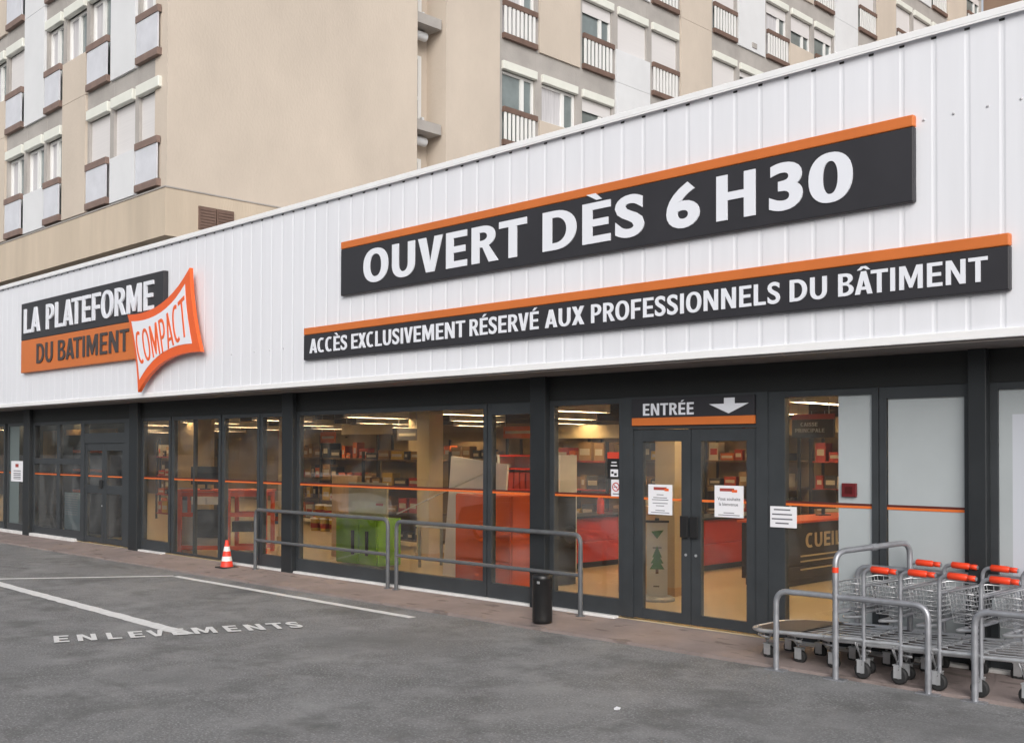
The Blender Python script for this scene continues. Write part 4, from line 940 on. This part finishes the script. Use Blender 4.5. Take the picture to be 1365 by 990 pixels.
# platform trolleys
def make_trolley():
    """handle end at x=0, bed towards -x, near side y=-.34"""
    t = thing('platform_trolley', 'x', 'trolley', (0, 0, 0), 0, 'platform trolleys nested in the bay')
    zr, zf, L = .355, .30, 1.28; W = .46
    def bz(x): return zr+(zf-zr)*(-x/L)
    fr = MB(); ring = fillet([(0, -W, bz(0)), (-L+.18, -W*.92, bz(-L+.18)), (-L, -W*.6, zf), (-L, W*.6, zf), (-L+.18, W*.92, bz(-L+.18)), (0, W, bz(0))], .08, 4)
    fr.tube(ring, .02, GALV, 10)
    fr.tube([Vector(p)+Vector((.05, 0, -.055)) for p in ring[2:-2]], .011, GALV, 8)
    for x in (-.06, -.5, -.95): fr.tube([(x, -W*.94, bz(x)), (x, W*.94, bz(x))], .013, GALV, 8)
    for yk in (-.66, -.33, 0, .33, .66): fr.tube([(0, W*yk, bz(0)), (-L+.03, W*yk*.62, zf)], .010, GALV, 8)
    loc(fr, 'bed_frame', t)
    loc(MB().add([(-L*.52, -W+.03, bz(-L*.52)+.018), (-L+.2, -W*.88, bz(-L+.2)+.018), (-L+.04, -W*.5, zf+.018), (-L+.04, W*.5, zf+.018), (-L+.2, W*.88, bz(-L+.2)+.018), (-L*.52, W-.03, bz(-L*.52)+.018)], [(0, 1, 2, 3, 4, 5)], mat('trolley_board', (.085, .07, .066), .55, var=.3, scale=5)), 'deck', t, )
    for ya in (-W, W):
        h = loc(MB().tube(fillet([(0, ya, .16), (0, ya, 1.0), (.32, ya, .992)], .085, 7), .018, GALVM, 12), 'handle', t)
        MB().tube([(.075, ya, 1.0), (.083, ya, 1.0), (.235, ya, .996), (.245, ya, .995)], [.022, .032, .030, .022], REDP, 14).tube([(.247, ya, .995), (.25, ya, .995), (.31, ya, .993), (.312, ya, .993)], [.018, .025, .024, .018], REDP, 14).build('grip', h, loc=(0, 0, 0))
    loc(MB().tube([(0, -W, .60), (0, W, .60)], .013, GALVM, 10).tube([(0, -W, .84), (0, W, .84)], .013, GALVM, 10), 'cross_bar', t)
    # inner U rail low in front of the handle
    loc(MB().tube(fillet([(-.0, -W+.03, .56), (-.24, -W+.05, .53), (-.24, W-.05, .53), (0, W-.03, .56)], .06, 5), .014, GALV, 8), 'stop_rail', t)
    # wire basket
    b = MB(); x0, x1 = -.30, -.035; bw = W-.05
    def loop(z, r=.0045, k=0): b.tube([(x0+k, -bw, z), (x1, -bw, z), (x1, bw, z), (x0+k, bw, z)], r, GALV, 5, closed=True)
    for i, z in enumerate((.60, .64, .68, .72, .76, .80)): loop(z, .0035, k=.05*(5-i)/5)
    loop(.85, .007)
    for i in range(13):
        y_ = -bw+2*bw*i/12
        b.tube([(x1, y_, .85), (x1, y_, .60), (x0+.05, y_, .60), (x0, y_, .85)], .0032, GALV, 4)
    for i in range(1, 4):
        x_ = x1+(x0-x1)*i/4; b.tube([(x_, -bw, .85), (x_+.01, -bw, .60), (x_+.01, bw, .60), (x_, bw, .85)], .0032, GALV, 4)
    loc(b, 'wire_basket', t)
    loc(MB().box(x1+.004, x1+.010, -.15, .15, .64, .80, mat('basket_panel', (.33, .36, .38), .5)), 'basket_panel', t)
    # casters
    for x, y, rr in ((-L+.12, -.20, .065), (-L+.12, .20, .065), (-.04, -W+.02, .075), (-.04, W-.02, .075)):
        c = MB(); zt = bz(x)-.02
        c.box(x-.022, x+.05, y-.034, y-.028, rr-.02, rr*2+.015, GALV).box(x-.022, x+.05, y+.028, y+.034, rr-.02, rr*2+.015, GALV).box(x-.03, x+.055, y-.036, y+.036, rr*2+.015, rr*2+.024, GALV)
        c.tube([(x-.055, y-.01, zt), (x, y, rr*2+.03), (x+.06, y+.01, zt)], .008, GALV, 6); c.tube([(x, y-.08, zt), (x, y, rr*2+.03), (x, y+.08, zt)], .008, GALV, 6)
        ca = loc(c, 'caster', t)
        wh = MB().lathe([(rr-.012, -.024), (rr, -.016), (rr, .016), (rr-.012, .024)], (x+.02, y, rr), RUB, 24, 'Y').lathe([(.028, -.0265), (.028, .0265)], (x+.02, y, rr), GALVD, 14, 'Y')
        wh.build('wheel', ca, loc=(0, 0, 0))
    return t
tr0 = make_trolley(); TX = [-4.72, -4.365, -4.01, -3.655, -3.30, -2.945, -2.59]
TL = ['platform trolley with red grips, first of the row at the tall hoop', 'second platform trolley from the tall hoop, red grips', 'third platform trolley from the tall hoop, red grips',
      'fourth platform trolley from the tall hoop, red grips', 'fifth platform trolley from the tall hoop at the right picture edge']
for i, x in enumerate(TX[:5]):
    if i == 0: tr0.location = (x, 9.73, -.05); tr0['label'] = TL[0]
    else: copy_thing(tr0, (x+random.uniform(-.015, .015), 9.73+random.uniform(-.012, .012), -.05), TL[i], rz=R(random.uniform(-.9, .9)))
# litter
for x, y, s, lab in ((-5.63, 6.87, .032, 'crumpled white paper scrap lying on the asphalt in the foreground'),):
    bm = bmesh.new(); bmesh.ops.create_icosphere(bm, subdivisions=2, radius=s)
    for v in bm.verts: v.co *= random.uniform(.6, 1.15); v.co.z *= .45
    me = bpy.data.meshes.new('paper_scrap'); bm.to_mesh(me); bm.free(); me.materials.append(PAPER)
    o = bpy.data.objects.new('paper_scrap', me); COL.objects.link(o); o.location = (x, y, AZ+s*.3); tag(o, lab, 'litter')

t = thing('office_building', 'plain grey building across the car park mirrored in the shop glass', 'building', (-35, -32, AZ))
mb = MB().box(-95, 25, -40, -32, AZ, 9.5, mat('far_grey', (.40, .385, .36), .9, var=.15, scale=.3)); build(mb, 'wall', t); build(MB().box(-95.5, 25.5, -40.5, -31.5, 9.5, 9.9, CONC), 'roof', t)
for k in range(14):
    for z in (1.2, 5.2): build(MB().box(-93+k*8.3, -87.5+k*8.3, -31.995, -31.95, z, z+2.2, GPANE), 'window', t)

# cars parked to the left of the view, mirrored in the glass
def make_car(label, body, at, rz):
    t = thing('parked_car', label, 'car', at, rz)
    low = [(-2.05, .30), (2.02, .30), (2.08, .55), (1.98, .78), (1.0, .93), (-1.95, .97), (-2.1, .75)]
    top = [(1.05, .935), (.35, 1.40), (-1.25, 1.43), (-1.9, .975)]
    loc2 = lambda mb, n, par, bev=0: mb.build(n, par, loc=(0, 0, 0), bevel=bev)
    loc2(MB().prism(low, lambda p, s_: (p[0], .84 if s_ else -.84, p[1]), body), 'body', t, .06)
    gl = MB(); w0, w1 = .80, .62
    for sgn in (-1, 1):
        pass
    vs = [(x, sg*(w0 if z < 1.2 else w1), z) for sg in (-1, 1) for x, z in top]
    gl.add(vs, [(0, 1, 2, 3), (4, 7, 6, 5), (0, 4, 5, 1), (2, 6, 7, 3), (0, 3, 7, 4)], mat('car_glass', (.02, .025, .03), .08)); loc2(gl, 'windows', t)
    rf = MB().add([(.42, -.64, 1.395), (-1.3, -.64, 1.425), (-1.3, .64, 1.425), (.42, .64, 1.395), (.34, -.6, 1.44), (-1.22, -.6, 1.47), (-1.22, .6, 1.47), (.34, .6, 1.44)], [(0, 1, 2, 3), (4, 7, 6, 5), (0, 4, 5, 1), (1, 5, 6, 2), (2, 6, 7, 3), (3, 7, 4, 0)], body)
    loc2(rf, 'roof', t)
    for x in (-1.3, 1.28):
        for y in (-.80, .80):
            wh = loc2(MB().lathe([(.25, -.1), (.31, -.08), (.31, .08), (.25, .1)], (x, y, .31), RUB, 24, 'Y'), 'wheel', t)
            loc2(MB().lathe([(.19, -.105), (.19, .105)], (x, y, .31), GALV, 16, 'Y'), 'rim', wh)
    for y in (-.6, .6):
        loc2(MB().box(1.96, 2.06, y-.17, y+.17, .62, .76, LGREY), 'headlight', t); loc2(MB().box(-2.09, -2.0, y-.15, y+.15, .7, .88, INKRED), 'tail_light', t)
    return t
make_car('white hatchback parked on the asphalt mirrored in the large window', mat('car_white', (.7, .7, .71), .3), (-25.2, 2.8, AZ), R(4))
make_car('dark blue hatchback parked on the asphalt mirrored beside the entrance', mat('car_blue', (.03, .045, .08), .3), (-17.0, 2.4, AZ), R(176))
